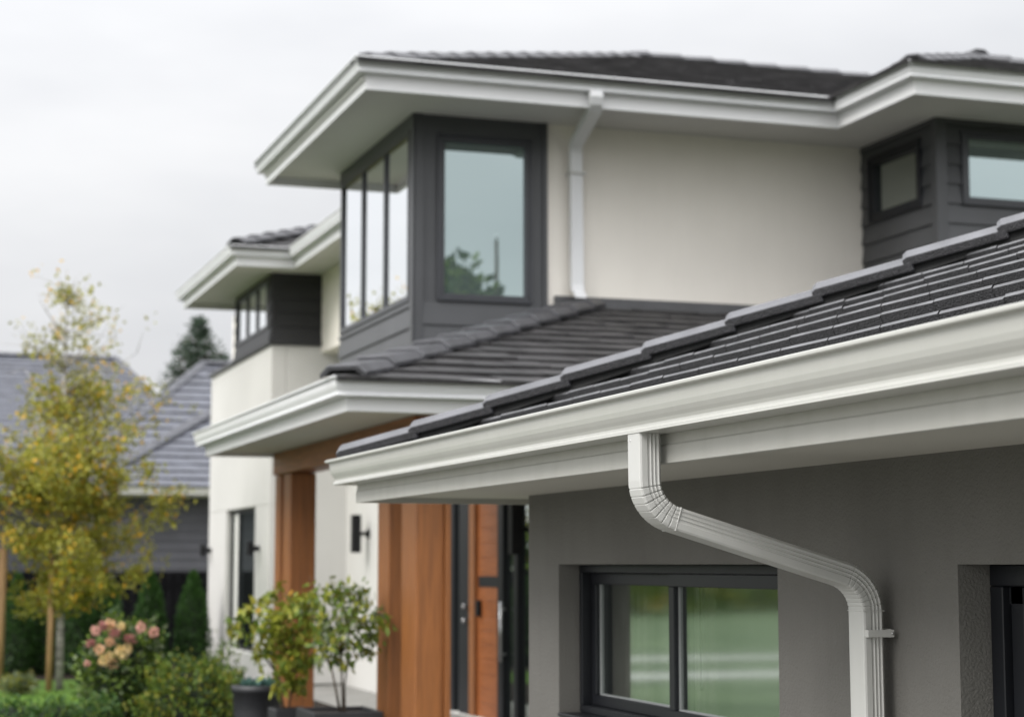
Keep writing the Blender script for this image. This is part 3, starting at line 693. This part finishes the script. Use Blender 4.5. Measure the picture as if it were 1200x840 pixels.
m = MB()
for k in range(11):                                         # folded curtain beside the left sash
    y = 7.84 - k * .035; m.box(3.13 + (k % 2) * .03, 3.15 + (k % 2) * .03, y - .037, y, .9, 1.95)
m.build('curtain', 'curtain', Wg)
m = MB(); a_ = 5.5
while a_ < 7.60:                                            # pale fabric drop behind the panes, softly waved
    f_ = lambda q_: 3.20 + .012 * math.sin(q_ * 21)
    m.add([(f_(a_), a_, .95), (f_(a_ + .03), a_ + .03, .95), (f_(a_ + .03), a_ + .03, 1.98), (f_(a_), a_, 1.98)], [(0, 1, 2, 3)], 0, True); a_ += .03
m.build('window_blind', 'blind', Wg)
m = MB(); m.tube([(3.06, 6.745, 1.75), (3.06, 6.745, 1.245)], [.004, .004], 8); m.tube([(3.06, 6.745, 1.245), (3.06, 6.745, 1.215)], [.007, .006], 8); m.build('blind_wand', 'frame', Wg)
m = MB()
for k in range(7):
    y = 6.93 - k * .028; m.box(3.10 + (k % 2) * .02, 3.115 + (k % 2) * .02, y - .03, y, .95, 1.9)
m.build('curtain', 'curtain', Wg)
# tall dark window at the right edge
m = MB(); c2 = 2.95
for (p, q, n0, n1) in ((4.50, 4.561, -.10, .0), (4.43, 4.49, -.10, -.02), (4.385, 4.43, -.10, -.035), (4.33, 4.375, -.10, -.045), (2.21, 2.30, -.1, 0)): pbox(m, 'x', c2, p, q, n0, n1, .125, 1.64)
pbox(m, 'x', c2, 2.21, 4.561, -.10, .0, 1.641, 1.699); pbox(m, 'x', c2, 2.30, 4.50, -.10, -.02, 1.59, 1.64)
f = m.build('window', 'frame', Wg, bevel=.003)
g = MB(); pbox(g, 'x', c2, 2.30, 4.33, -.085, -.08, .125, 1.60); g.build('pane', 'gl_dark', f)
# soffit, fascia, gutter
m = MB(); m.box(2.17, 2.86, -5, 8.62, 2.014, 2.03); m.box(2.86, 9.5, 8.15, 8.62, 2.014, 2.03); m.build('soffit', 'soffit', Wg)
np_ = [(9.5, 8.64), (2.155, 8.64), (2.155, -5)]
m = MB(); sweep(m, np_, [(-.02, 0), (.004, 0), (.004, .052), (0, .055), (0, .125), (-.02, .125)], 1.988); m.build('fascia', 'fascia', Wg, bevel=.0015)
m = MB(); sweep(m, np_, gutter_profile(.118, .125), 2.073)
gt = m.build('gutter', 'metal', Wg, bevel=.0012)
# roof: individually laid flat tiles
NZ, NS = 2.092, .380; hipd = 5.2
q = [(2.085, 8.71, NZ + .02), (2.085, -5, NZ + .02), (2.03 + hipd, -5, NZ + NS * hipd), (2.03 + hipd, 8.765 - hipd, NZ + NS * hipd)]
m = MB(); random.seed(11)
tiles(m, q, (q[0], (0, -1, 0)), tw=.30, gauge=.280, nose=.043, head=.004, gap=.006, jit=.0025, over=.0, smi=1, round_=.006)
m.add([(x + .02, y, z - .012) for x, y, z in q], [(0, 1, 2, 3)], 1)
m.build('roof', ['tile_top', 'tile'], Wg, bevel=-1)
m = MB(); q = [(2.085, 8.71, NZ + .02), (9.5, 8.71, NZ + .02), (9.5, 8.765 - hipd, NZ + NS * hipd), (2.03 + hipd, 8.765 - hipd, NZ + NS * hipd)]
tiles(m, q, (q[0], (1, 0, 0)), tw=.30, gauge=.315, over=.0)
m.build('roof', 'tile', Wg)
m = MB()
hl = math.sqrt(2 + NS * NS); st = .2735 * hl
caps(m, (2.11, 8.685, 2.228), (2.03 + hipd, 8.765 - hipd, 2.198 + .377 * hipd), step=st, hw=.098, top=.050, drop=.036, th=.034, lift=.028, start=0, tail=.035, bed=1, emi=2)
m.build('hip_capping', ['cap', 'bed', 'tile'], Wg, bevel=.004, segs=2)

# the downspout: outlet under the gutter, two elbows, pipe down the wall
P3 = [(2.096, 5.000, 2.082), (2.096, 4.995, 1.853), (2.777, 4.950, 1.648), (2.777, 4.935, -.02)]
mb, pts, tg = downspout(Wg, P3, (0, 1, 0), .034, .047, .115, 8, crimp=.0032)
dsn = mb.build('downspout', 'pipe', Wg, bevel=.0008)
m = MB()                                                    # sleeve seams where pipe and elbows join
def sleeve(p, d, hp=.0352, hq=.0482, L_=.004):
    p = Vector(p); d = Vector(d).normalized(); q = Vector((0, 1, 0)); nn = d.cross(q).normalized()
    rings = []
    for s_ in (-L_, L_): rings.append([p + d * s_ + nn * a + q * b for a, b in ((-hp, -hq), (hp, -hq), (hp, hq), (-hp, hq))])
    m.loft(rings)
dd = Vector(P3[2]) - Vector(P3[1]); e1 = [p for p, t_ in zip(pts, tg) if t_]
sleeve(Vector(P3[1]) + dd.normalized() * .085, dd, L_=.0012); m.build('elbow_seam', 'pipe', dsn, bevel=.0005); m = MB(); sleeve(Vector((2.777, 4.948, 1.565)), (0, 0, 1), L_=.0012)
m.build('elbow_seam', 'pipe', dsn, bevel=.0005)
m = MB(); zc = 1.50
m.box(2.7475, 2.7505, 4.888, 4.994, zc - .011, zc + .011); m.box(2.7475, 2.834, 4.884, 4.8875, zc - .011, zc + .011); m.box(2.822, 2.826, 4.8876, 4.99, zc - .012, zc + .012); m.box(2.8264, 2.8495, 4.93, 4.96, zc - .012, zc + .012); m.box(2.7475, 2.846, 4.992, 4.995, zc - .011, zc + .011)
sp = m.build('strap', 'pipe', dsn, bevel=.001)
m = MB(); m.tube([(2.828, 4.884, zc), (2.828, 4.881, zc)], [.0045, .004], 10); m.build('screw', 'steel', sp); m = MB(); m.tube([(2.7475, 4.965, zc), (2.7445, 4.965, zc)], [.005, .004], 10); m.build('screw', 'steel', sp)
m = MB(); m.tube([(2.064, 5.02, 2.055), (2.0615, 5.02, 2.055)], [.0035, .003], 10); m.build('screw', 'steel', dsn)

# ================================================================== NEIGHBOUR
Nb = thing('neighbouring_house', 'slate-coloured neighbouring house with blue-grey tiled hip roofs behind the black fence', 'house', (8, 45, 0))
m = MB(); siding(m, 'y', 40.6, 4.4, 14, 0, 3.2, .2, lap=.02); m.box(4.4, 14, 40.6, 52, 0, 3.2); siding(m, 'y', 46, .3, 4.4, 0, 3.2, .2, lap=.02); m.box(.3, 4.4, 46, 56, 0, 3.2)
m.build('wall', 'n_wall', Nb)
def nroof(corners, eave, name='roof', **k):
    mm = MB(); tiles(mm, corners, eave, **k); mm.add([(x, y + .02, z - .03) for x, y, z in corners], [tuple(range(len(corners)))]); return mm
K = dict(tw=.36, gauge=.36, nose=.045, jit=.004)
# rear roof with its long ridge
q = [(-.2, 45.4, 3.3), (8.9, 45.4, 3.3), (6.36, 54, 7.50), (1.2, 54, 7.50)]
nroof(q, (q[0], (1, 0, 0)), **K).build('roof', 'n_tile', Nb)
mm = MB(); mm.add([(8.9, 45.4, 3.3), (8.9, 62, 3.3), (6.36, 54, 7.5)], [(0, 1, 2)]); mm.add([(-.2, 62, 3.3), (8.9, 62, 3.3), (6.36, 54, 7.5), (1.2, 54, 7.5)], [(0, 1, 2, 3)]); mm.add([(-.2, 62, 3.3), (1.2, 54, 7.5), (-.2, 45.4, 3.3)], [(0, 1, 2)])
caps(mm, (6.36, 54, 7.58), (1.2, 54, 7.58), step=.42, hw=.16); caps(mm, (8.85, 45.5, 3.42), (6.36, 54, 7.58), step=.42, hw=.16); mm.build('roof_ridge', 'n_tile_dark', Nb)
# right roof
ap = (7.55, 46, 6.62)
q = [(3.6, 41.2, 3.4), (13, 41.2, 3.4), (9.5, 46, 6.62), ap]
nroof(q, (q[0], (1, 0, 0)), **K).build('roof', 'n_tile', Nb)
q = [(3.6, 52, 3.4), (3.6, 41.2, 3.4), ap]
nroof(q, (q[0], (0, 1, 0)), **K).build('roof', 'n_tile', Nb)
mm = MB(); caps(mm, (3.65, 41.26, 3.5), (ap[0], ap[1], ap[2] + .06), step=.42, hw=.17, bed=0, bmi=0); caps(mm, (9.5, 46, 6.68), (ap[0], 46, 6.68), step=.42, hw=.17); mm.build('roof_ridge', 'n_tile_dark', Nb)
# lower front roof whose hip crosses it
q = [(4.1, 39.9, 3.33), (13, 39.9, 3.33), (13, 44.9, 6.1), (8.9, 44.9, 6.1)]
nroof(q, (q[0], (1, 0, 0)), **K).build('roof', 'n_tile', Nb)
mm = MB(); caps(mm, (4.15, 39.96, 3.43), (8.9, 44.9, 6.2), step=.42, hw=.20, top=.08, bed=0, bmi=0); mm.build('roof_ridge', 'n_tile_dark', Nb)
m = MB(); sweep(m, [(4.2, 52), (4.2, 40.0), (13, 40.0)], gutter_profile(.15, .12), 3.17); m.build('gutter', 'fascia', Nb)
m = MB(); m.box(4.2, 13, 40.02, 40.6, 3.13, 3.16); m.build('soffit', 'soffit', Nb)

# fence of vertical black boards
Fe = thing('fence', 'black timber board fence running behind the arborvitae row', 'fence', (0, 32, 0))
m = MB(); x = -.8
while x < 5.55: m.box(x, x + .145, 32.0, 32.02, .03, 1.545); x += .15
m.build('board', 'fence', Fe)
m = MB(); m.box(-.8, 5.6, 32.022, 32.07, 1.3, 1.39); m.box(-.8, 5.6, 32.022, 32.07, .25, .34); m.box(-.8, 5.6, 31.98, 32.05, 1.547, 1.58); m.build('rail', 'fence', Fe)
for k in range(3):
    m = MB(); m.box(-.7 + k * 2.6, -.6 + k * 2.6, 32.08, 32.17, 0, 1.5); m.build('post', 'fence', Fe)

# ================================================================== plants
def leaf(mb, c, size, mi=0, aspect=.55, droop=0.0, out_=None, rnd=random):
    d = Vector((rnd.gauss(0, 1), rnd.gauss(0, 1), rnd.gauss(0, 1) - droop)).normalized()
    if out_ is not None: d = (d + Vector(out_) * 1.0).normalized()
    a = d.orthogonal().normalized(); a = (Matrix.Rotation(rnd.uniform(0, 6.28), 3, d) @ a); nn = d.cross(a)
    L_ = size * rnd.uniform(.7, 1.3); W = L_ * aspect; c = Vector(c)
    mb.add([c, c + d * L_ * .5 + a * W * .5 + nn * W * .1, c + d * L_, c + d * L_ * .5 - a * W * .5 + nn * W * .1], [(0, 1, 2, 3)], mi)
def branchy(mb, base, tips, r0, bend=.15, mi=0):
    base = Vector(base); res = []
    for tip, frac in tips:
        tip = Vector(tip); pts = []
        for k in range(5):
            f = k / 4; p = base.lerp(tip, f); p = p + Vector((random.gauss(0, 1), random.gauss(0, 1), 0)) * bend * f * (1 - f) * .6 + Vector((0, 0, -bend * math.sin(f * math.pi) * .4))
            pts.append(p)
        mb.tube(pts, [r0 * frac * (1 - .75 * k / 4) for k in range(5)], 6, mi); res.append(pts)
    return res
def birch(loc, height, halfw, nleaf, label, group, seed, sparse_top=True, yel=.18):
    random.seed(seed); t = thing('birch_tree', label, 'tree', loc, group); x0, y0, _ = loc
    tr = MB(); lean = random.uniform(-.05, .05)
    pts = [(x0 + lean * k / 8 + random.uniform(-.01, .01), y0, height * k / 8 * .97) for k in range(9)]
    tr.tube(pts, [.055 * (1 - .11 * k) for k in range(9)], 10)
    cr = MB(); clusters = []
    for i in range(90):
        f = random.random() ** .95; zb = 1.0 + f * (height - 1.5)
        wid = halfw * (1.0 if zb < height * .50 else (1.0 - (zb / height - .50) * 1.9 if zb < height * .74 else max(.10, .54 - (zb / height - .74) * 2.0)))
        wid *= (.55 + .45 * min(1, (zb - .85) / .8))
        ang = random.uniform(0, 6.28); rr = wid * random.uniform(.3, 1.08)
        tip = Vector((x0 + math.cos(ang) * rr, y0 + math.sin(ang) * rr, min(height - .1, zb + rr * random.uniform(.25, .8))))
        pl = branchy(tr, (x0 + lean * f, y0, zb), [(tip, 1)], .014, .12)[0]
        for p in pl[1:]: clusters.append((p, .27 if zb < height * .6 else .09))
        clusters.append((tip, .16))
        for s in range(3):
            sp = pl[random.randint(1, 4)]; e = sp + Vector((random.gauss(0, .25), random.gauss(0, .25), random.uniform(-.15, .35)))
            tr.tube([sp, (sp + e) / 2, e], [.005, .004, .002], 4); clusters.append((e, .15)); clusters.append(((sp + e) / 2, .12))
    tot = 0
    while tot < nleaf:
        p, r = random.choice(clusters); hz = p.z / height
        dens = 1.0 if hz < .60 else (.5 if hz < .72 else .13)
        if random.random() > dens: continue
        k = random.randint(4, 9) if hz > .55 else random.randint(8, 16)
        cc = p + Vector((random.gauss(0, r * .5), random.gauss(0, r * .5), random.gauss(0, r * .45)))
        if cc.z < .95 + .25 * abs(random.gauss(0, 1)): continue
        yb = random.random() < yel
        for j in range(k):
            q = cc + Vector((random.gauss(0, .06), random.gauss(0, .06), random.gauss(0, .07)))
            mi = (1 if random.random() < (.55 if yb else .04) else (2 if random.random() < .15 else 0)); leaf(cr, q, .062, mi, .75, .5)
        tot += k
    tr.build('trunk', 'bark', t, bevel=-1); cr.build('crown', ['l_birch', 'l_yellow', 'l_olive'], t, bevel=-1)
    return t
birch((2.47, 26.5, 0), 5.95, 1.58, 22000, 'slim white-trunked birch with yellow-green autumn leaves, standing on the lawn strip', 'young birches on the lawn', 21)
birch((.62, 26.9, 0), 5.1, 1.35, 13000, 'birch cut off by the left edge of the picture, only its outer leaves showing', 'young birches on the lawn', 33, yel=.2)
def stake(x, y, h, r, label):
    m = MB(); m.tube([(x, y, 0), (x + .01, y, h)], [r, r], 10); m.tube([(x + .01, y, h), (x + .01, y, h + .03)], [r * .9, r * .3], 10)
    tag(m.build('tree_stake', 'stake'), label, 'stake', 'timber stakes tied to the birches')
stake(2.32, 26.35, 1.75, .045, 'thin tan stake close beside the slim white birch trunk'); stake(1.67, 26.5, 1.9, .06, 'thick tan stake standing at the left edge of the picture')

def thuja(x, y, h, r, label, seed):
    random.seed(seed); t = thing('arborvitae', label, 'shrub', (x, y, 0), 'arborvitae cones along the fence')
    co = MB(); rings = []
    def rad(f): return r * 1.08 * (1 - f ** 3.0) * (.6 + .4 * min(1, f / .12)) + .01
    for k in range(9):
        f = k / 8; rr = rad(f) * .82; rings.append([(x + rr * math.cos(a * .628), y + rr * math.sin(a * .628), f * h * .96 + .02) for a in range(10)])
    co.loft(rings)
    for i in range(3600):
        f = random.random() ** .85; a = random.uniform(0, 6.28); rr = rad(f) * random.uniform(.82, 1.04) * (1 + .07 * math.sin(a * 5 + f * 9))
        o = Vector((math.cos(a), math.sin(a), 0)); leaf(co, (x + rr * o.x, y + rr * o.y, f * h), .055, 1, .5, -1.6, o * .35)
    co.build('foliage', ['core', 'l_thuja'], t, bevel=-1)
    s = MB(); s.tube([(x, y, 0), (x, y, .3)], [.03, .025], 6); s.build('stem', 'brownbark', t)
desc = ['arborvitae cone farthest left, behind the thick tan stake', 'second arborvitae cone from the left edge, behind the birch stake', 'dark arborvitae cone right behind the white birch trunk',
        'arborvitae cone behind the pink and cream blossoms', 'arborvitae cone standing alone between the flowering bush and the white wall', 'arborvitae cone touching the corner of the white wall']
for i, (x, s_) in enumerate(((2.14, 1.53), (2.63, 1.50), (3.06, 1.52), (3.54, 1.50), (4.17, 1.56), (4.86, 1.57))):
    thuja(x, 30 + (i % 2) * .15, s_, .235 + .01 * (i % 3), desc[i], 50 + i)

# conifer far behind
random.seed(5)
Cf = thing('conifer', 'dark green conifer beyond the neighbouring roof under the eave of the left wing', 'tree', (9.66, 60, 0))
tr = MB(); tr.tube([(9.66, 60, 0), (9.66, 60, 5), (9.66, 60, 9.6)], [.22, .14, .02], 8); nd = MB()
for k in range(40):
    z = 3.5 + k * .155; L0 = 3.9 * (1 - (z - 3.5) / 6.2) + .05
    for j in range(8):
        a = random.uniform(0, 6.28); L_ = L0 * random.uniform(.6, 1.12); d = Vector((math.cos(a), math.sin(a), random.uniform(-.12, .22)))
        b = Vector((9.66, 60, z)); e = b + d * L_; tr.tube([b, e], [.03, .006], 4)
        for q_ in range(int(6 + L_ * 26)):
            f = random.uniform(.12, 1); p = b.lerp(e, f) + Vector((random.gauss(0, .05), random.gauss(0, .05), random.gauss(0, .05)))
            leaf(nd, p, .19, 0, .32, .3, d * .8)
tr.build('trunk', 'brownbark', Cf, bevel=-1); nd.build('crown', 'l_conifer', Cf, bevel=-1)

def shrub(name, label, cat, c, r, n, size, mats, wts, seed, group=None, core=True, asp=.55, parts=None, bumpy=.18, up=0.0, zmin=0.03):
    random.seed(seed); x, y, z = c; rx, ry, rz_ = r; t = thing(name, label, cat, (x, y, 0), group)
    f = MB(); off = Vector((seed * 3.1, seed * 1.7, 0))
    if core:
        rings = []
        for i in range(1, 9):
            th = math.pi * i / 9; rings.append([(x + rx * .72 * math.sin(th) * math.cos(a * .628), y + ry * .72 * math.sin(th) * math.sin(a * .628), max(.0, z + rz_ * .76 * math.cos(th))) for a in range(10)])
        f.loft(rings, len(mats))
    cum = []
    for i in range(n):
        d = Vector((random.gauss(0, 1), random.gauss(0, 1), random.gauss(0, 1))).normalized()
        k = 1 + bumpy * 2.2 * noise.noise(d * 2.3 + off) + bumpy * noise.noise(d * 6 + off)
        rr = k * random.uniform(.70, 1.05); p = Vector((x + d.x * rx * rr, y + d.y * ry * rr, z + d.z * rz_ * rr))
        if p.z < zmin: continue
        mi = random.choices(range(len(mats)), wts)[0]; leaf(f, p, size, mi, asp, -up, d * .6)
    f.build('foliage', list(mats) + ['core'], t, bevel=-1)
    return t
# flowering bush
FB = shrub('hydrangea_bush', 'flowering bush with pink, peach and cream blossom heads in front of the arborvitae', 'shrub', (2.26, 18.0, .60), (.37, .34, .56), 5200, .06, ['l_green', 'l_dark', 'l_grey'], [4, 3, 1.2], 61, bumpy=.25)
random.seed(8)
def blossom(x, z, y, r, m, n=90):
    b = MB()
    for i in range(n):
        d = Vector((random.gauss(0, 1), random.gauss(0, 1), random.gauss(0, .8))).normalized(); leaf(b, Vector((x, y, z)) + d * r * random.uniform(.5, .95), r * .55, 0, .9, 0, d)
    b.build('blossom', m, FB, bevel=-1)
for (px, pz, m_, r_) in ((1.96, 1.10, 'p_pink', .05), (2.03, 1.14, 'p_wine', .05), (2.10, 1.155, 'p_peach', .055), (2.20, 1.13, 'p_cream', .045), (2.38, 1.12, 'p_pink', .055), (2.49, 1.075, 'p_pink', .055), (1.92, .98, 'p_wine', .05), (2.10, .99, 'p_peach', .05),
        (2.00, .93, 'p_peach', .055), (2.19, .90, 'p_cream', .075), (2.25, .93, 'p_cream', .06), (2.04, .83, 'p_cream', .06), (2.13, .79, 'p_peach', .06), (2.27, 1.02, 'p_wine', .06), (2.13, 1.07, 'p_wine', .055), (1.89, .80, 'p_pink', .035), (2.09, .86, 'p_cream', .05)):
    blossom(px, pz, 17.68 + random.uniform(-.05, .05), r_ * .78, m_)
shrub('shrub', 'loose green shrub with yellowish shoots in front of the white wall corner', 'shrub', (2.78, 17.3, .40), (.46, .40, .45), 6500, .045, ['l_green', 'l_olive', 'l_dark'], [4, 2, 2], 62, bumpy=.25, up=.8)
shrub('shrub', 'upright sprouting shrub between the green shrub and the dark round planter', 'shrub', (3.36, 19.0, .42), (.20, .22, .42), 1500, .05, ['l_green', 'l_grey'], [3, 1], 63, core=False, bumpy=.4, up=1.5)
shrub('shrub', 'small grey-green tuft at the foot of the thick tan stake', 'shrub', (1.86, 25.6, .12), (.22, .2, .14), 700, .06, ['l_grey', 'l_olive'], [3, 2], 64, bumpy=.3, up=1)
for i, (x, y, r) in enumerate(((1.20, 17.0, .26), (1.55, 16.9, .25), (1.93, 17.05, .23))):
    shrub('boxwood', ['clipped dark boxwood ball at the bottom left corner', 'clipped dark boxwood ball between the other two at the bottom edge', 'clipped dark boxwood ball just left of the flowering bush foot'][i], 'shrub',
          (x, y, .26), (r, r, .30), 2600, .032, ['l_thuja', 'l_green'], [3, 1], 70 + i, 'boxwood balls along the bed edge', bumpy=.08, asp=.7)

# dark round planter with teal rosettes
random.seed(12)
Pl = thing('planter', 'dark round planter of teal rosettes standing left of the yellow-green shrub', 'planter', (3.14, 16.0, 0))
def lathe(mb, x, y, prof, n=28, mi=0):
    mb.loft([[(x + r * math.cos(2 * math.pi * k / n), y + r * math.sin(2 * math.pi * k / n), z) for k in range(n)] for r, z in prof], mi, True)
m = MB(); lathe(m, 3.14, 16, [(.14, .0), (.17, .05), (.20, .45), (.21, .62), (.222, .63), (.222, .68), (.20, .685), (.19, .64)]); m.build('pot', 'planter', Pl)
m = MB(); lathe(m, 3.14, 16, [(.188, .63), (.188, .648)]); m.build('soil', 'soil', Pl)
sc = MB()
for i in range(9):
    cx, cy = 3.14 + random.uniform(-.14, .14), 16 + random.uniform(-.14, .14)
    for j in range(26):
        a = random.uniform(0, 6.28); d = Vector((math.cos(a), math.sin(a), random.uniform(.3, 1.6))).normalized(); leaf(sc, (cx, cy, .65), .10, 0, .4, 0, d * 4)
tag(sc.build('succulent', 'l_teal', None, bevel=-1), 'teal succulent rosettes filling the dark round planter', 'plant')

def box_planter(x0, x1, y0, y1, h, label):
    t = thing('planter', label, 'planter', ((x0 + x1) / 2, (y0 + y1) / 2, 0))
    m = MB(); w_ = .03
    m.box(x0, x1, y0, y0 + w_, 0, h); m.box(x0, x1, y1 - w_, y1, 0, h); m.box(x0, x0 + w_, y0 + w_, y1 - w_, 0, h); m.box(x1 - w_, x1, y0 + w_, y1 - w_, 0, h); m.build('box', 'planter', t, bevel=.006)
    m = MB(); m.box(x0 + w_, x1 - w_, y0 + w_, y1 - w_, .02, h - .03); m.build('soil', 'soil', t)
box_planter(3.15, 3.69, 13.9, 14.5, .60, 'wide black box planter holding the small multi-stem tree')
box_planter(3.08, 3.36, 14.95, 15.25, .55, 'narrow black box planter under the yellow-green shrub')

def potted(name, label, base, zt, stems, clusters, nleaf, size, mats, wts, seed, cat, asp=.45, droop=1.0):
    random.seed(seed); t = thing(name, label, cat, base); tr = MB(); cr = MB(); B0 = Vector(base)
    pts_ = []
    for (dx, dz, r0) in stems:
        s0 = B0 + Vector((dx * .25, random.uniform(-.02, .02), 0)); s1 = B0 + Vector((dx, random.uniform(-.06, .06), dz)); mid = s0.lerp(s1, .5) + Vector((random.uniform(-.02, .02), 0, 0))
        tr.tube([s0, mid, s1], [r0, r0 * .8, r0 * .6], 7); pts_.append((s1, r0 * .6))
    cs = []
    for (cx, cz, r) in clusters:
        C0 = Vector((B0.x + cx, B0.y + random.uniform(-.18, .18), cz)); near = min(pts_, key=lambda q_: (q_[0] - C0).length)
        tr.tube([near[0], near[0].lerp(C0, .5) + Vector((0, 0, .03)), C0], [near[1], near[1] * .6, .002], 5)
        for j in range(4):
            e = C0 + Vector((random.gauss(0, r * .6), random.gauss(0, r * .6), random.gauss(0, r * .55))); tr.tube([C0, e], [.003, .0015], 4)
        cs.append((C0, r))
    for i in range(nleaf):
        C0, r = random.choices(cs, [c_[1] ** 2 for c_ in cs])[0]; p = C0 + Vector((random.gauss(0, r * .5), random.gauss(0, r * .5), random.gauss(0, r * .45)))
        leaf(cr, p, size, random.choices(range(len(mats)), wts)[0], asp, droop)
    tr.build('stem', 'twig', t, bevel=-1); cr.build('foliage', mats, t, bevel=-1)
potted('potted_tree', 'small multi-stem tree with drooping green leaves growing from the wide black box', (3.44, 14.15, .57), 1.5, [(-.10, .35, .012), (.04, .40, .009), (-.02, .45, .010)],
       [(-.20, 1.42, .11), (-.10, 1.50, .10), (.0, 1.48, .10), (.10, 1.50, .10), (.18, 1.42, .10), (.24, 1.30, .09), (.22, 1.15, .09), (.12, 1.30, .12), (0, 1.30, .12), (-.12, 1.28, .12), (-.18, 1.14, .10), (-.04, 1.14, .11), (.10, 1.10, .09), (.21, 1.02, .05), (-.22, 1.02, .08), (-.08, 1.0, .07), (.02, .96, .05)], 720, .075, ['l_green', 'l_grey', 'l_lime', 'l_olive'], [4, 2.2, 1.6, 1.2], 81, 'tree')
potted('potted_shrub', 'yellow-green leafy shrub in the narrow black box beside the porch', (3.20, 15.1, .52), 1.5, [(-.08, .3, .010), (.06, .35, .009)],
       [(-.42, 1.22, .08), (-.34, 1.34, .07), (-.28, 1.18, .10), (-.18, 1.40, .09), (-.12, 1.26, .13), (-.05, 1.48, .08), (.03, 1.36, .13), (.12, 1.44, .09), (.20, 1.34, .10), (.22, 1.18, .11), (.10, 1.18, .14), (-.04, 1.10, .15), (-.16, 1.05, .12), (-.24, .98, .08), (.08, .98, .14), (-.04, .90, .13), (.18, .92, .10), (.05, .80, .10), (-.08, .74, .08), (.10, .72, .07)], 1050, .085, ['l_lime', 'l_olive', 'l_green', 'l_yellow'], [5, 2.5, 2.5, .15], 82, 'shrub', droop=.8)

# ---- what stands behind and beside the viewer: seen only as reflections in the windows
def round_tree(x, y, h, r, label, seed, group=None, n=16000, mats=('l_dark', 'l_green')):
    random.seed(seed); t = thing('broadleaf_tree', label, 'tree', (x, y, 0), group)
    tr = MB(); tr.tube([(x, y, 0), (x, y, h * .5), (x, y, h * .75)], [.3, .2, .08], 8); cr = MB(); cs = []
    for i in range(34):
        d = Vector((random.gauss(0, 1), random.gauss(0, 1), random.gauss(0, .8))).normalized() * random.uniform(.3, 1)
        c_ = Vector((x, y, h - r)) + Vector((d.x * r * .8, d.y * r * .8, d.z * r * .75)); cs.append(c_); tr.tube([(x, y, h * .55), c_], [.08, .01], 5)
    for i in range(n):
        c_ = random.choice(cs); leaf(cr, c_ + Vector((random.gauss(0, r * .17), random.gauss(0, r * .17), random.gauss(0, r * .14))), .36, random.choices((0, 1), (2, 1))[0], .7)
    tr.build('trunk', 'brownbark', t, bevel=-1); cr.build('crown', list(mats), t, bevel=-1)
round_tree(14.75, -15, 10.1, 2.0, 'round leafy tree mirrored low in the large bay window', 91)
Po = thing('utility_pole', 'thin utility pole mirrored beside the round tree in the large bay window', 'pole', (16.15, -15.5, 0))
m = MB(); m.tube([(16.15, -15.5, 0), (16.15, -15.5, 10.6)], [.10, .05], 10); m.build('pole', 'brownbark', Po)
m = MB(); m.tube([(16.15, -15.5, 10.6), (16.15, -15.5, 10.85)], [.05, .03], 8); m.build('insulator', 'steel', Po)
random.seed(44); hd = MB()
for i in range(26000):
    x = random.uniform(-95, -4); y = 62 + 5 * math.sin(x * .13) + random.uniform(-1.2, 1.2); hmax = 3.2 + 1.6 * noise.noise(Vector((x * .16, 0, 3))) + .8 * noise.noise(Vector((x * .7, 0, 1)))
    leaf(hd, (x, y, random.random() ** .8 * hmax), .40, random.choices((0, 1, 2, 3), (4, 3, .8, .25))[0], .75)
structure(hd.build('distant_trees', ['l_dark', 'l_green', 'l_olive', 'l_yellow'], None, bevel=-1), 'stuff', 'far belt of trees beyond the lawn, mirrored in the wing window', 'trees')
